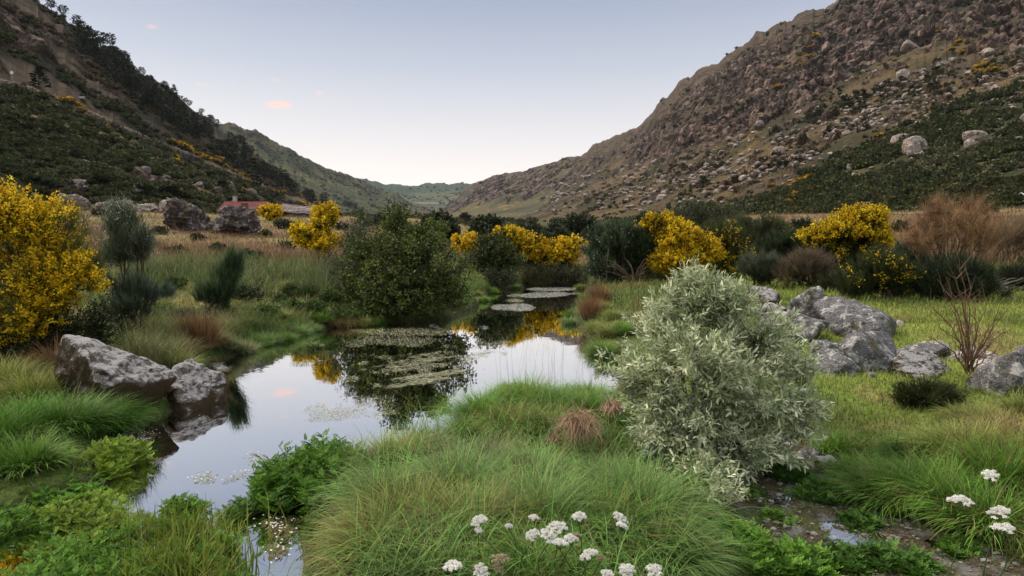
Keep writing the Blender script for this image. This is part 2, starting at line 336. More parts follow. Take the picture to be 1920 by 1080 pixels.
# ---------------------------------------------------------------- hills
class Hill: pass
def crestfn(rows):
    rows = [(*r,) for r in rows]; s = []; e = []; Yc = []; Yf = []; zf = []
    for px, py, yc, yf in rows:
        p = at(px, py, yc); s.append(p[0]/p[1]); e.append((p[2]-CAMZ)/p[1]); Yc.append(yc); Yf.append(yf)
    return map(np.array, (s, e, Yc, Yf))
def make_hill(rows, ns, ntt, shape, seed, rockfn, colfn, amp, name='hill', crestn=0.0, cw=1.0, foot=-1.5, disp_scale=1.0):
    s, e, Yc, Yf = crestfn(rows)
    S = np.linspace(s[0], s[-1], ns); t = np.concatenate([np.linspace(0, 1, ntt), 1+np.array([.01, .03, .06, .12, .25, .5, 1.0])])
    E = np.interp(S, s, e); YC = np.interp(S, s, Yc); YF = np.interp(S, s, Yf)
    if crestn: E = E + crestn*fbm(np.stack([S*60*cw, S*0], 1), 5, seed+3, .6)*.012
    SS, T = np.meshgrid(S, t); E2 = np.broadcast_to(E, SS.shape); C2 = np.broadcast_to(YC, SS.shape); F2 = np.broadcast_to(YF, SS.shape)
    Y = F2+(C2-F2)*T; X = SS*Y
    zf = ground(S*YF, YF)+foot; Z0 = np.broadcast_to(zf, SS.shape); ZC = CAMZ+E2*C2
    g = np.interp(T, shape[0], shape[1])
    Z = Z0+(ZC-Z0)*np.where(T <= 1, g, 1) - np.maximum(T-1, 0)*(ZC-Z0)*.25
    P = np.stack([X, Y, Z], -1).reshape(-1, 3)
    px, py = project(P); tt = T.ravel()
    rock = np.clip(rockfn(px, py, P, tt), 0, 1)
    # displacement across the slope: crags where rock, hummocks elsewhere
    env = sm(0, .06, tt)
    q = P*np.array([1, 1, 1.0])/disp_scale
    h = fbm(q/90, 3, seed)*.8+fbm(q/34, 5, seed+1, .55)*.35
    crag = fbm(q*arr(1, 1, .55)/30, 6, seed+2, .62, True)
    # stepped crags
    st = crag*2.5+fbm(q/14, 3, seed+7)*.7
    stp = np.floor(st)+sm(.62, .98, st-np.floor(st))
    fine = fbm(q/7, 4, seed+4, .6)
    c2 = fbm(q*arr(1, 1, .7)/11, 4, seed+12, .6)*2.2; c2 = np.floor(c2)+sm(.6, .95, c2-np.floor(c2))
    up = h*amp*.55*env + rock*(stp*.40*amp+c2*amp*.17+fine*amp*.2)*env + fine*amp*.04
    tocam = nrm(np.stack([-P[:, 0], -P[:, 1]*.6, np.zeros(len(P))], 1))
    fade = np.where(tt > .93, np.clip((1.0-tt)/.07, .0, 1), 1)
    up = up*fade + np.where(tt > .93, 1-fade, 0)*fbm(q/12, 4, seed+5)*amp*.10*(1+rock)
    P = P+tocam*(np.maximum(up, -amp)*.8)[:, None]; P[:, 2] += up*.55
    px, py = project(P)
    col = colfn(px, py, P, tt, rock, stp-st)
    n = ns; i = np.arange(len(t)-1)[:, None]*n; j = np.arange(n-1)[None]
    f = np.stack([i+j, i+j+1, i+n+j+1, i+n+j], -1).reshape(-1, 4)
    mb = MB().add(P, f, col)
    o = tag(mb.build(name, M_HILL, smooth=False), kind='structure')
    H = Hill(); H.P = P; H.px = px; H.py = py; H.t = tt; H.rock = rock; H.obj = o; H.vis = tt <= 1.0; return H
def find(H, x, y):
    d = (H.px-x)**2+(H.py-y)**2+np.where(H.vis, 0, 1e9); k = np.argmin(d); return H.P[k].copy()
def yline(px, pts):
    a = np.array(pts, float); return np.interp(px, a[:, 0], a[:, 1])
ROCKC = arr(.10, .072, .062); ROCKP = arr(.25, .178, .15); ROCKD = arr(.04, .034, .028)
def rockcol(P, seed):
    a = fbm(P/9, 5, seed, .65); b = fbm(P/30, 4, seed+9)+.5*fbm(np.stack([(P[:, 0]+P[:, 2]*1.1)/17, P[:, 1]/60, (P[:, 2]-P[:, 0]*.4)/55], 1), 4, seed+15)
    c = lerp(ROCKC*.5, ROCKP, sm(-.35, .55, a+.5*fbm(P/3.2, 3, seed+4))[:, None]); c = lerp(c, arr(.06,.06,.03), sm(.12, .3, fbm(P/5, 4, seed+6, .6))[:, None]*.8); return lerp(c, ROCKD, sm(.05, .4, b)[:, None]*.75)

# back ridge at the head of the valley
def rk0(px, py, P, t): return sm(.45, .7, fbm(P/120, 4, 201))*.4
def cf0(px, py, P, t, rock, e):
    a = fbm(P/200, 5, 210); b = fbm(P*arr(1, 1, 3)/90, 4, 211)
    c = lerp(arr(.03, .052, .035), arr(.08, .088, .042), sm(-.2, .35, a)[:, None]); c = lerp(c, arr(.03, .05, .03), sm(.15, .35, b)[:, None])
    c = lerp(c, arr(.2, .17, .14), (np.abs(py-379-2*np.sin(px/40)) < 1.3)[:, None]*.8)    # the pale line of the far track
    return lerp(c, ROCKC, rock[:, None])
H0 = make_hill([(380,300,3600,2200),(600,318,3600,2200),(660,333,3500,2100),(700,341,3500,2000),(745,347,3600,2000),(770,347,3700,2100),(810,344,3700,2100),(885,344,3700,2100),(940,350,3700,2100),(1100,360,3700,2100)],
               420, 130, ([0,.3,.7,1],[0,.25,.65,1]), 300, rk0, cf0, 70, crestn=.4, disp_scale=6)
# second ridge on the left
def rk1(px, py, P, t): return sm(.05, .45, fbm(P/40, 5, 221)+.3*sm(.75, .95, t)-.18)*.85
def cf1(px, py, P, t, rock, e):
    a = fbm(P/60, 5, 230); b = fbm(P/18, 4, 231)
    c = lerp(arr(.025, .042, .018), arr(.075, .07, .03), sm(-.25, .3, a)[:, None]); c = lerp(c, arr(.028, .04, .02), sm(.05, .3, b)[:, None])
    c = lerp(c, arr(.25, .17, .03), (sm(.25, .5, fbm(P/9, 3, 233))*sm(260, 330, py))[:, None]*.5)
    return lerp(c, rockcol(P, 235)*.9, rock[:, None])
H1 = make_hill([(250,165,1300,700),(350,205,1350,720),(405,226,1400,750),(432,228,1450,760),(470,243,1500,780),(500,259,1550,800),(535,275,1600,850),(570,295,1700,900),(610,314,1800,950),(650,328,1900,1000),(690,343,2000,1050),(730,358,2050,1150),(775,378,2100,1250),(830,404,2000,1300),(870,420,1700,1300)],
               460, 200, ([0,.4,.8,1],[0,.3,.72,1]), 320, rk1, cf1, 22, crestn=.7, disp_scale=2.2)
# middle ridge on the right
def rk2(px, py, P, t): return sm(-.15, .3, fbm(P/50, 5, 241)+.75*sm(.35, .7, t)-.42)
def cf2(px, py, P, t, rock, e):
    a = fbm(P/80, 5, 250)
    c = lerp(arr(.038, .046, .026), arr(.09, .078, .04), sm(-.3, .35, a)[:, None])
    c = lerp(c, arr(.30, .2, .03), sm(.25, .4, fbm(P/12, 3, 252)+.2*np.exp(-((px-965)/30)**2-((py-348)/10)**2)-.05)[:, None]*.5)
    return lerp(c, rockcol(P, 255)*arr(.85, .85, .9), rock[:, None])
H2 = make_hill([(790,412,2000,1300),(830,395,1950,1150),(850,375,1900,1050),(872,354,1850,1000),(892,342,1800,950),(930,328,1700,900),(990,317,1600,850),(1030,305,1500,800),(1060,297,1450,780),(1110,290,1400,760),(1250,270,1300,700),(1500,240,1200,600)],
               380, 170, ([0,.35,.7,1],[0,.2,.6,1]), 340, rk2, cf2, 17, crestn=.5, disp_scale=2.2)
# the big right-hand mountain
CLIFF = [(1040,322),(1110,332),(1160,322),(1250,300),(1330,272),(1400,262),(1450,238),(1500,215),(1560,172),(1650,122),(1750,105),(1920,100),(2600,-40)]
def rk3(px, py, P, t):
    y0 = yline(px, CLIFF); n = fbm(P/28, 5, 261); n2 = fbm(P/75, 3, 262)
    a = sm(14, -22, py-y0+34*n+24*n2)
    sky = yline(px, [(1040,305),(1110,272),(1165,250),(1235,195),(1320,122),(1430,55),(1480,35),(1560,10),(1700,-30),(2600,-300)])
    top = sm(8, 60, py-sky+28*n); a = a*lerp(.25+.75*top, 1, sm(1540, 1600, px))
    a = a*(1-.75*sm(.1, .4, n-.1*n2))
    sc = (1-a)*sm(.22, .5, fbm(P/6, 3, 263)+.45*np.exp(-((py-y0-70)/60)**2)-.25)*.6
    return np.maximum(a, sc*sm(8, -60, py-yline(px, [(1000,420),(1400,395),(1500,345),(1600,305),(1920,190),(2600,100)])))
def cf3(px, py, P, t, rock, e):
    a = fbm(P/40, 5, 270); b = fbm(P/12, 4, 271); n2 = fbm(P/75, 3, 262)
    # diagonal strips of turf and heather running down the slope
    q = P[:, 0]*.0+py+.62*(px-1200); d = fbm(np.stack([q/26, px/160], 1), 4, 275)
    c = lerp(arr(.042, .038, .018), arr(.105, .075, .036), sm(-.3, .3, a+.6*d)[:, None])
    c = lerp(c, arr(.07, .05, .035), sm(.15, .4, b-.2*a+.5*d)[:, None]*.8)
    low = sm(-18, 14, py-yline(px, [(1000,470),(1350,415),(1420,375),(1500,335),(1600,290),(1750,235),(1920,180),(2600,60)])+30*a)
    c = lerp(c, lerp(arr(.035, .042, .018), arr(.095, .075, .035), sm(-.1, .4, b)[:, None]), low[:, None]*.9)
    c = lerp(c, arr(.07,.052,.036)*(1+.5*b)[:, None], sm(.78, .93, t+.08*a)[:, None]*.85)
    g = np.exp(-((px-1480-(100-py)*.45)/(9+py*.02))**2)*sm(40, 70, py)*sm(330, 250, py)
    c = lerp(c, arr(.20, .13, .02), (g*sm(.05, .35, b))[:, None]*.6)
    return lerp(c, rockcol(P, 277), np.clip(rock*1.1, 0, 1)[:, None])
H3 = make_hill([(840,425,2200,900),(900,405,2100,700),(960,385,1900,560),(1015,350,1700,500),(1075,300,1500,420),(1110,273,1400,380),(1165,251,1250,330),(1200,231,1150,300),(1235,196,1050,270),(1270,161,980,240),
                (1318,122,900,215),(1345,119,860,205),(1385,86,820,190),(1430,56,780,175),(1480,36,740,160),(1545,13,700,145),(1600,-12,680,132),(1750,-60,600,112),(1920,-110,540,95),(2200,-170,480,78),(2700,-260,400,60),(3500,-330,330,50)],
               900, 520, ([0,.12,.35,.6,.8,1],[0,.07,.24,.48,.74,1]), 360, rk3, cf3, 13, crestn=1.0)
# the dark left-hand slope
LROAD = [(-80,135),(0,152),(60,168),(120,190),(170,212),(225,238),(300,268),(380,300),(450,332),(520,360),(580,382),(640,400)]
def rk4(px, py, P, t):
    n = fbm(P/16, 5, 281); n2 = fbm(P/45, 3, 282)
    r = sm(.12, .42, n+.3*n2+.38*np.exp(-((py-yline(px, [(0,60),(100,75),(200,150),(330,230)]))/45)**2)*sm(420, 200, px)-.12)
    band = np.exp(-((py-yline(px, LROAD)-6)/5)**2)*.8
    lowr = .8*sm(.2, .4, fbm(P/7, 4, 283)+.25*np.exp(-((py-355)/28)**2)-.1)*sm(290, 330, py)
    return np.maximum.reduce([r*.8, band*sm(-.3, .1, n), lowr])
def cf4(px, py, P, t, rock, e):
    a = fbm(P/30, 5, 290); b = fbm(P/9, 4, 291); yr = yline(px, LROAD)
    up = lerp(arr(.020, .018, .011), arr(.052, .038, .023), sm(-.3, .35, a)[:, None])
    lo = lerp(arr(.035, .042, .018), arr(.13, .10, .045), sm(-.3, .35, a+.3*b)[:, None])
    c = lerp(up, lo, sm(0, 10, py-yr)[:, None])
    c = lerp(c, arr(.22, .17, .11), (np.exp(-((py-yr)/4)**2)*.8)[:, None])
    return lerp(c, rockcol(P, 295)*.75, rock[:, None])
H4 = make_hill([(-1600,-300,230,40),(-900,-280,250,48),(-500,-240,270,56),(-200,-140,290,66),(-60,-75,310,74),(30,-18,330,80),(75,5,345,84),(110,26,355,88),(150,60,365,92),(200,94,385,98),(250,124,410,106),(300,156,435,116),(345,188,455,128),(390,226,475,142),(430,256,495,160),(470,282,515,185),
                (520,325,530,230),(560,355,530,270),(610,380,500,300),(660,402,470,330)],
               620, 420, ([0,.15,.35,.5,.75,1],[0,.10,.27,.43,.70,1]), 380, rk4, cf4, 7, crestn=1.1)
HAZE = (-2600, 2600, -60, 9300)
def make_haze():
    m, t = new_mat('valley_air'); o = _n(t, 'ShaderNodeOutputMaterial'); v = _n(t, 'ShaderNodeVolumePrincipled')
    v.inputs['Color'].default_value = (.80, .90, 1, 1); v.inputs['Density'].default_value = .000042; v.inputs['Anisotropy'].default_value = .1
    t.links.new(v.outputs[0], o.inputs['Volume'])
    m.cycles.homogeneous_volume = True
    x0, x1, y0, y1, z0, z1 = -6000, 6000, -5900, 6400, -2, 1500
    v8 = [[x, y, z] for z in (z0, z1) for y in (y0, y1) for x in (x0, x1)]
    f = np.array([[0, 2, 3, 1], [4, 5, 7, 6], [0, 1, 5, 4], [2, 6, 7, 3], [0, 4, 6, 2], [1, 3, 7, 5]])
    tag(MB().add(v8, f, arr(1, 1, 1)).build('haze', m), kind='stuff')
make_haze()
# ---------------------------------------------------------------- plant builders
def blades(mb, roots, az, L, W, lean, bend, K=4, c0=None, c1=None, power=1.4, face=None):
    n = len(roots); L = np.broadcast_to(L, n).astype(float); W = np.broadcast_to(W, n); lean = np.broadcast_to(lean, n); bend = np.broadcast_to(bend, n)
    hx = np.stack([np.cos(az), np.sin(az), np.zeros(n)], 1)
    fa = az+math.pi/2 if face is None else face
    side = np.stack([np.cos(fa), np.sin(fa), np.zeros(n)], 1)
    V = np.zeros((n, K+1, 2, 3)); Cc = np.zeros((n, K+1, 2, 3)); p = roots.astype(float).copy()
    if c0 is None: c0 = arr(.1, .1, .05)
    c0 = np.broadcast_to(c0, (n, 3)); c1 = np.broadcast_to(c1 if c1 is not None else c0, (n, 3))
    for k in range(K+1):
        t = k/K; wd = (W*(1-.92*t**2)*.5)[:, None]
        V[:, k, 0] = p-side*wd; V[:, k, 1] = p+side*wd
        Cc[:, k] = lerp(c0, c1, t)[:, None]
        a = lean+bend*((t+.5/K)**power)
        p = p+(L/K)[:, None]*(hx*np.sin(a)[:, None]+np.array([0, 0, 1])*np.cos(a)[:, None])
    b = (np.arange(n)*(K+1)*2)[:, None]+(np.arange(K)*2)[None]
    f = np.stack([b, b+1, b+3, b+2], -1).reshape(-1, 4)
    mb.add(V.reshape(-1, 3), f, Cc.reshape(-1, 3)); return V[:, -1, 0]
def leaves(mb, pos, d, nor, L, W, col, lance=False):
    n = len(pos); L = np.broadcast_to(L, n)[:, None]; W = np.broadcast_to(W, n)[:, None]
    col = np.broadcast_to(col, (n, 3)); d = nrm(d); s = nrm(np.cross(d, nor)); u = np.cross(s, d)
    if lance:
        V = np.stack([pos, pos+d*L*.35-s*W*.5+u*L*.03, pos+d*L*.35+s*W*.5+u*L*.03, pos+d*L*.72-s*W*.4, pos+d*L*.72+s*W*.4, pos+d*L-u*L*.08], 1)
        b = (np.arange(n)*6)[:, None]
        mb.add(V.reshape(-1, 3), [np.concatenate([b+[0, 2, 1], b+[3, 4, 5]]), b+[1, 2, 4, 3]], np.repeat(col, 6, 0))
    else:
        V = np.stack([pos, pos+d*L*.5-s*W*.5, pos+d*L, pos+d*L*.5+s*W*.5], 1)
        b = (np.arange(n)*4)[:, None]; mb.add(V.reshape(-1, 3), b+[0, 3, 2, 1], np.repeat(col, 4, 0))
def tubes(mb, P, rad, sides=4, col=arr(.1, .07, .05)):
    P = np.asarray(P, float); n, K, _ = P.shape; rad = np.broadcast_to(rad, (n, K))
    T = nrm(np.gradient(P, axis=1)); ref = np.where(np.abs(T[..., 2:3]) > .9, arr(1, 0, 0), arr(0, 0, 1))
    a = nrm(np.cross(T, ref)); b = np.cross(T, a); an = np.arange(sides)*2*math.pi/sides
    V = P[:, :, None]+rad[:, :, None, None]*(a[:, :, None]*np.cos(an)[:, None]+b[:, :, None]*np.sin(an)[:, None])
    i = (np.arange(n)*K*sides)[:, None, None]+(np.arange(K-1)*sides)[None, :, None]; j = np.arange(sides)[None, None]; j2 = (j+1) % sides
    f = np.stack([i+j, i+j2, i+sides+j2, i+sides+j], -1).reshape(-1, 4)
    col = np.asarray(col, float)
    if col.ndim == 2: col = np.repeat(col, K*sides, 0)
    mb.add(V.reshape(-1, 3), f, col)
def vari(rg, c, n, a=.25, hue=.08):
    v = 1+rg.normal(0, a, (n, 1)); h = 1+rg.normal(0, hue, (n, 3)); return np.clip(np.asarray(c)*v*h, .005, .9)
def pick(rg, cols, n, p=None):
    cols = np.array(cols); return cols[rg.choice(len(cols), n, p=p)]
def rdir(rg, n): return nrm(rg.normal(0, 1, (n, 3)))

def hit(px, py):
    """where the line of sight through an image point meets the ground"""
    Ys = np.exp(np.linspace(math.log(2.4), math.log(600), 700)); d = ray(px, py); X = d[0]/d[1]*Ys; z = CAMZ+d[2]/d[1]*Ys
    k = np.where(z <= np.maximum(ground(X, Ys), 0))[0]; return float(Ys[k[0]]) if len(k) else 400.0
def lobes_world(lobes, D):
    out = []
    for l in lobes:
        px, py, rx, rz = l[:4]; dd = l[4] if len(l) > 4 else 0; fy = l[5] if len(l) > 5 else .9
        Y = D+dd; out.append((at(px, py, Y), arr(rx/FPX*Y, rx/FPX*Y*fy, rz/FPX*Y)))
    return out
def clusters(rg, L, n, freq=2.0, thr=-.12, shell=2.6):
    w_ = np.array([(r[0]*r[1]*r[2])**(2/3) for _, r in L]); w_ /= w_.sum()
    k = rg.choice(len(L), n*3, p=w_); c = np.array([a for a, _ in L])[k]; r = np.array([b for _, b in L])[k]
    u = rdir(rg, n*3)*(rg.random((n*3, 1))**(1/shell)); p = c+u*r
    ok = fbm(p*freq, 2, int(rg.integers(999))) > thr; p = p[ok][:n]; u = u[ok][:n]; return p, u
def limbs(mb, rg, base, pts, nl, r0, col, ntw=300, sides=5, spread=.1, rt=.004):
    e = pts[rg.choice(len(pts), nl)]; h = np.linalg.norm(e-base, axis=1)[:, None]
    b = base+np.stack([rg.normal(0, spread, nl), rg.normal(0, spread, nl), np.full(nl, -.05)], 1)
    m = lerp(b, e, .45)+arr(0, 0, 1)*h*.14+rg.normal(0, .06, (nl, 3))*h
    t = np.linspace(0, 1, 9)[None, :, None]
    P = (1-t)**2*b[:, None]+2*t*(1-t)*m[:, None]+t*t*e[:, None]
    P[:, 1:-1] += rg.normal(0, .012, (nl, 7, 3))*h[:, None]
    R_ = r0*(.5+.7*rg.random((nl, 1)))*np.linspace(1, .22, 9)[None]
    tubes(mb, P, R_, sides, col)
    if ntw:
        q = pts[rg.choice(len(pts), min(ntw, len(pts)), replace=False)]; S = P[:, 3:].reshape(-1, 3)
        dist = ((q[:, None]-S[None])**2).sum(-1)+np.where(S[None, :, 2] > q[:, None, 2]+.1, .3*h.mean()**2, 0); s = S[dist.argmin(1)]
        t = np.linspace(0, 1, 4)[None, :, None]; mm = lerp(s, q, .5)-arr(0, 0, .04)*h.mean()
        Q = (1-t)**2*s[:, None]+2*t*(1-t)*mm[:, None]+t*t*q[:, None]
        tubes(mb, Q, rt*np.linspace(1.6, .6, 4)[None], 3, col)
    return P
def bush(name, label, cat, px, D, lobes, n, style, group=None, seed=0, woodc=arr(.07, .05, .038), r0=.03, nl=9, ntw=250, rt=.005, part='foliage', mat=None, basey=None, freq=None, thr=-.12, spread=.1, shell=2.6):
    if name in ('low_shrub', 'round_shrub', 'field_bush') or 'on the lawn left' in label: D = hit(px, max(l[1]+l[3]*.95 for l in lobes))
    elif D > 30 and project(place(px, D)[None])[1][0] < max(l[1]+l[3]*.6 for l in lobes): D = hit(px, max(l[1]+l[3] for l in lobes))
    rg = np.random.default_rng(seed+int(px)*7+int(D*10)); base = place(px, D)
    LW = lobes_world(lobes, D); size = max(r[0] for _, r in LW)
    p, u = clusters(rg, LW, n, freq or 1.6/size, thr, shell); p = p-base; keep = p[:, 2] > .0; p = p[keep]; u = u[keep]
    root = thing(name, base, label, cat, group)
    wm = MB(); limbs(wm, rg, arr(0, 0, 0), p, nl, r0, woodc, ntw, 5, spread, rt); wm.build('branches', M_WOOD, root)
    hgt = p[:, 2].max(); d = nrm(u*.9+nrm(p-arr(0, 0, .25)*hgt)*.5+arr(0, 0, .45)+rg.normal(0, .35, p.shape))
    for (kind, pt, mt, kw) in style:
        mb = MB(); q, dd = p, d
        if 'frac' in kw:
            cl = fbm(p*(kw.get('cf', 1.2)/size), 2, seed+77)+rg.normal(0, .15, len(p))+kw.get('topb', 0)*(p[:, 2]/hgt-.5)+kw.get('xb', 0)*(p[:, 0]/size)+kw.get('fb', .5)*(-u[:, 1])*.3
            k = cl > np.quantile(cl, 1-kw['frac']); q, dd = p[k], d[k]
        m_ = kw['m']; nn = len(q); tl = kw.get('tl', .2)
        hue = np.repeat(rg.normal(0, 1, nn), m_)
        Q = np.repeat(q, m_, 0); DD = np.repeat(dd, m_, 0); t = rg.random((nn*m_, 1))
        if kind == 'leaf':
            pos = Q+DD*tl*(t-.35)+rg.normal(0, kw.get('jit', .02), Q.shape)
            ld = nrm(DD*kw.get('fwd', .6)+rdir(rg, len(Q))); nor = nrm(rdir(rg, len(Q))+arr(0, 0, .8))
            L_ = kw['L']*(.6+.7*rg.random(len(Q)))
            col = lerp(arr(*kw['c'][0]), arr(*kw['c'][1]), np.clip(rg.random(len(Q))*.75+.12+.32*hue-.12, 0, 1)[:, None])*(1+.12*rg.normal(0, 1, (len(Q), 1)))
            leaves(mb, pos, ld, nor, L_, L_*kw['w'], np.clip(col, .004, .95), kw.get('lance', False))
        elif kind == 'spray':
            dv = nrm(DD+rg.normal(0, kw.get('sp', .3), Q.shape)+arr(0, 0, kw.get('up', .3)))
            az = np.arctan2(dv[:, 1], dv[:, 0]); ln = np.arccos(np.clip(dv[:, 2], -1, 1))
            col = lerp(arr(*kw['c'][0]), arr(*kw['c'][1]), np.clip(rg.random(len(Q))*.6+.42*hue+.1, 0, 1)[:, None])
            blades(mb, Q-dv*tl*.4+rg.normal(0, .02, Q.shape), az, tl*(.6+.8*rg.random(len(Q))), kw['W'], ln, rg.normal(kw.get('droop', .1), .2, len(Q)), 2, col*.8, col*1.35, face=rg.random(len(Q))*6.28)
        mb.build(pt, mt, root)
    return root

ORD = 'leftmost second third fourth fifth sixth seventh eighth ninth tenth eleventh twelfth thirteenth fourteenth fifteenth sixteenth seventeenth eighteenth nineteenth twentieth'.split()
def ordn(i):
    if i == 0: return 'leftmost'
    if i < 20: return ORD[i]+' from the left'
    t = ('twenty', 'thirty', 'forty', 'fifty')[(i+1)//10-2]; u = (i+1) % 10
    return ((t+'-'+ORD[u-1].replace('leftmost', 'first')) if u else {'thirty': 'thirtieth', 'forty': 'fortieth', 'fifty': 'fiftieth'}[t])+' from the left'
# ---------------------------------------------------------------- rocks
def ico(sub):
    import bmesh
    bm = bmesh.new(); bmesh.ops.create_icosphere(bm, subdivisions=sub, radius=1)
    v = np.array([x.co[:] for x in bm.verts]); f = np.array([[q.index for q in x.verts] for x in bm.faces]); bm.free(); return v, f
ICO = {k: ico(k) for k in (1, 2, 3, 4, 5, 6)}
def rockv(seed, sub=5, size=(1, 1, 1), p=14, np_=16, rough=.05, dmin=.62):
    rg = np.random.default_rng(seed); v, f = ICO[sub]; nn = rdir(rg, np_); dd = dmin+(1-dmin)*rg.random(np_)
    dt = np.maximum(v@nn.T, 1e-4)/dd[None]; r = (dt**p).sum(1)**(-1/p); r = np.minimum(r, 1.5)
    q = v*r[:, None]; lo, hi = q.min(0), q.max(0); q = (q-(lo+hi)/2)/((hi-lo)/2)
    k = rg.random(3)*50; amp = rough
    cr = fbm(q*1.6+k, 4, seed, .55, True); q = q*(1+amp*1.6*(cr-.4)[:, None]+amp*.75*fbm(q*6+k, 5, seed+5, .65)[:, None])
    return q*np.array(size), f
def boulder(box, D, seed, label, mat, sink=.18, dep=.8, sub=5, tilt=0, group=None, name='boulder', rough=.07, cat='boulder', p=13, rz=0, np_=16):
    x0, y0, x1, y1 = box
    if D < 14: D = hit((x0+x1)/2, y1-.05*(y1-y0)); D *= 1+(x1-x0)/FPX/2*dep*.75
    c = at((x0+x1)/2, (y0+y1)/2, D); W = (x1-x0)/FPX*D/2; Hh = (y1-y0)/FPX*D/2
    top = at((x0+x1)/2, y0, D)[2]; bot = at((x0+x1)/2, y1, D)[2]-sink; Hh = (top-bot)/2
    v, f = rockv(seed, sub, (W, W*dep*2*.55, Hh), p, np_, rough)
    if tilt: ca, sa = math.cos(tilt), math.sin(tilt); v = np.stack([v[:, 0]*ca-v[:, 2]*sa, v[:, 1], v[:, 0]*sa+v[:, 2]*ca], 1)
    o = MB().add(v, f, arr(.3, .3, .3)).build(name, mat, None, True, (c[0], c[1], (top+bot)/2))
    if rz: o.rotation_euler.z = rz
    return tag(o, label, cat, group)
SHAPES = [
 ((112,622,312,795), 7.3, 11, 'big rounded boulder crusted with white and brown lichen at the left edge of the pool', M_ROCKMOSS, .25, 1.0, -.05),
 ((286,682,412,775), 7.25, 25, 'low wedge of pale grey rock resting in the pool against the big lichen boulder', M_ROCKMOSS, .2, .9, -.12),
 ((1474,532,1582,612), 10.6, 31, 'smooth dark grey boulder standing tallest at the back of the rock pile', M_ROCK, .3, .9, -.15),
 ((1418,580,1556,648), 9.9, 47, 'broad flat-topped grey boulder at the left of the rock pile behind the silver willow', M_ROCK, .25, 1.0, 0),
 ((1552,555,1684,640), 9.9, 53, 'large domed boulder spotted with white lichen at the right of the rock pile', M_ROCK, .3, 1.0, .1),
 ((1572,607,1702,700), 9.0, 67, 'rounded grey boulder with a split face in front of the domed one', M_ROCK, .3, .9, .25),
 ((1512,655,1628,706), 8.75, 71, 'low sloping slab of grey granite at the front of the rock pile', M_ROCK, .15, 1.0, .05),
 ((1512,634,1582,664), 9.3, 73, 'small flat grey stone wedged in the middle of the rock pile', M_ROCK, .15, 1.0, 0),
 ((1642,660,1790,712), 8.5, 83, 'long low brown lichen-covered rock on the lawn in front of the pile', M_ROCKMOSS, .15, .8, .1),
 ((1700,640,1768,676), 9.3, 89, 'small grey stone between the brown rock and the pale stones', M_ROCK, .15, 1.0, -.1),
 ((1738,638,1776,664), 9.8, 97, 'small pale rounded stone behind the brown lichen-covered rock', M_ROCKPALE, .12, 1.0, 0),
 ((1800,652,1868,682), 9.7, 101, 'flat pale stone behind the bare reddish shrub', M_ROCKPALE, .12, 1.0, 0),
 ((1806,672,1862,700), 9.0, 103, 'cream-coloured stone at the foot of the bare reddish shrub', M_ROCKPALE, .12, 1.0, 0),
 ((1832,643,1965,752), 7.4, 107, 'large grey boulder with black and white lichen cut by the right edge of the photo', M_ROCK, .25, 1.0, .1),
 ((1393,537,1472,580), 12.5, 109, 'dark brown mossy rock behind the top of the silver willow', M_ROCKMOSS, .25, 1.0, 0),
 ((1398,568,1470,606), 11.5, 113, 'low grey-brown rock beside the mossy one behind the silver willow', M_ROCKMOSS, .2, 1.0, .1),
 ((1676,600,1696,616), 10.4, 127, 'tiny white stone in the grass right of the domed boulder', M_ROCKPALE, .08, 1.0, 0),
 ((1498,838,1542,864), 5.95, 131, 'grey rounded stone in the creek beside the silver willow', M_ROCK, .08, 1.0, 0),
 ((1528,857,1572,886), 5.6, 137, 'brown-topped stone with moss at the right edge of the creek', M_ROCKMOSS, .08, 1.0, 0),
 ((1448,816,1500,838), 6.3, 139, 'flat pale stone half hidden under the silver willow twigs', M_ROCK, .08, 1.0, 0),
 ((1880,545,1960,575), 19, 149, 'dark rock under the shrubs at the far right', M_ROCKMOSS, .3, 1.0, 0),
]
for b_, D_, s_, lb_, m_, sk_, dp_, tl_ in SHAPES:
    boulder(b_, D_, s_, lb_, m_, sk_, dp_, 6 if (b_[2]-b_[0]) > 90 else 5, tl_, None, 'boulder' if (b_[2]-b_[0]) > 60 else 'stone', cat='boulder' if (b_[2]-b_[0]) > 60 else 'stone')
FARR = [((318,378,412,436), 52, 1, 'tall rugged dark outcrop with pale lichen left of the red-roofed house', M_ROCKDARK),
 ((398,388,480,436), 50, 2, 'black craggy rock in front of the red-roofed stone house', M_ROCKDARK),
 ((300,372,338,398), 92, 3, 'pointed pale rock at the foot of the left hillside', M_BOULDER),
 ((115,366,170,396), 95, 4, 'low dark outcrop behind the big yellow broom', M_BOULDER),
 ((182,376,212,394), 92, 5, 'small brown outcrop at the back edge of the straw field', M_BOULDER),
 ((212,374,246,396), 96, 6, 'dark knob of rock beside the small brown outcrop', M_BOULDER),
 ((252,380,300,396), 94, 17, 'long low ledge of rock left of the pointed pale rock', M_BOULDER),
 ((566,425,592,436), 40, 7, 'small grey-pink rock left of the yellow broom by the barn', M_ROCKDARK)]
for b_, D_, s_, lb_, m_ in FARR: boulder(b_, D_, 400+s_, lb_, m_, .8, 1.0, 6, 0, None, 'rock_outcrop', .22, 'outcrop', 9)

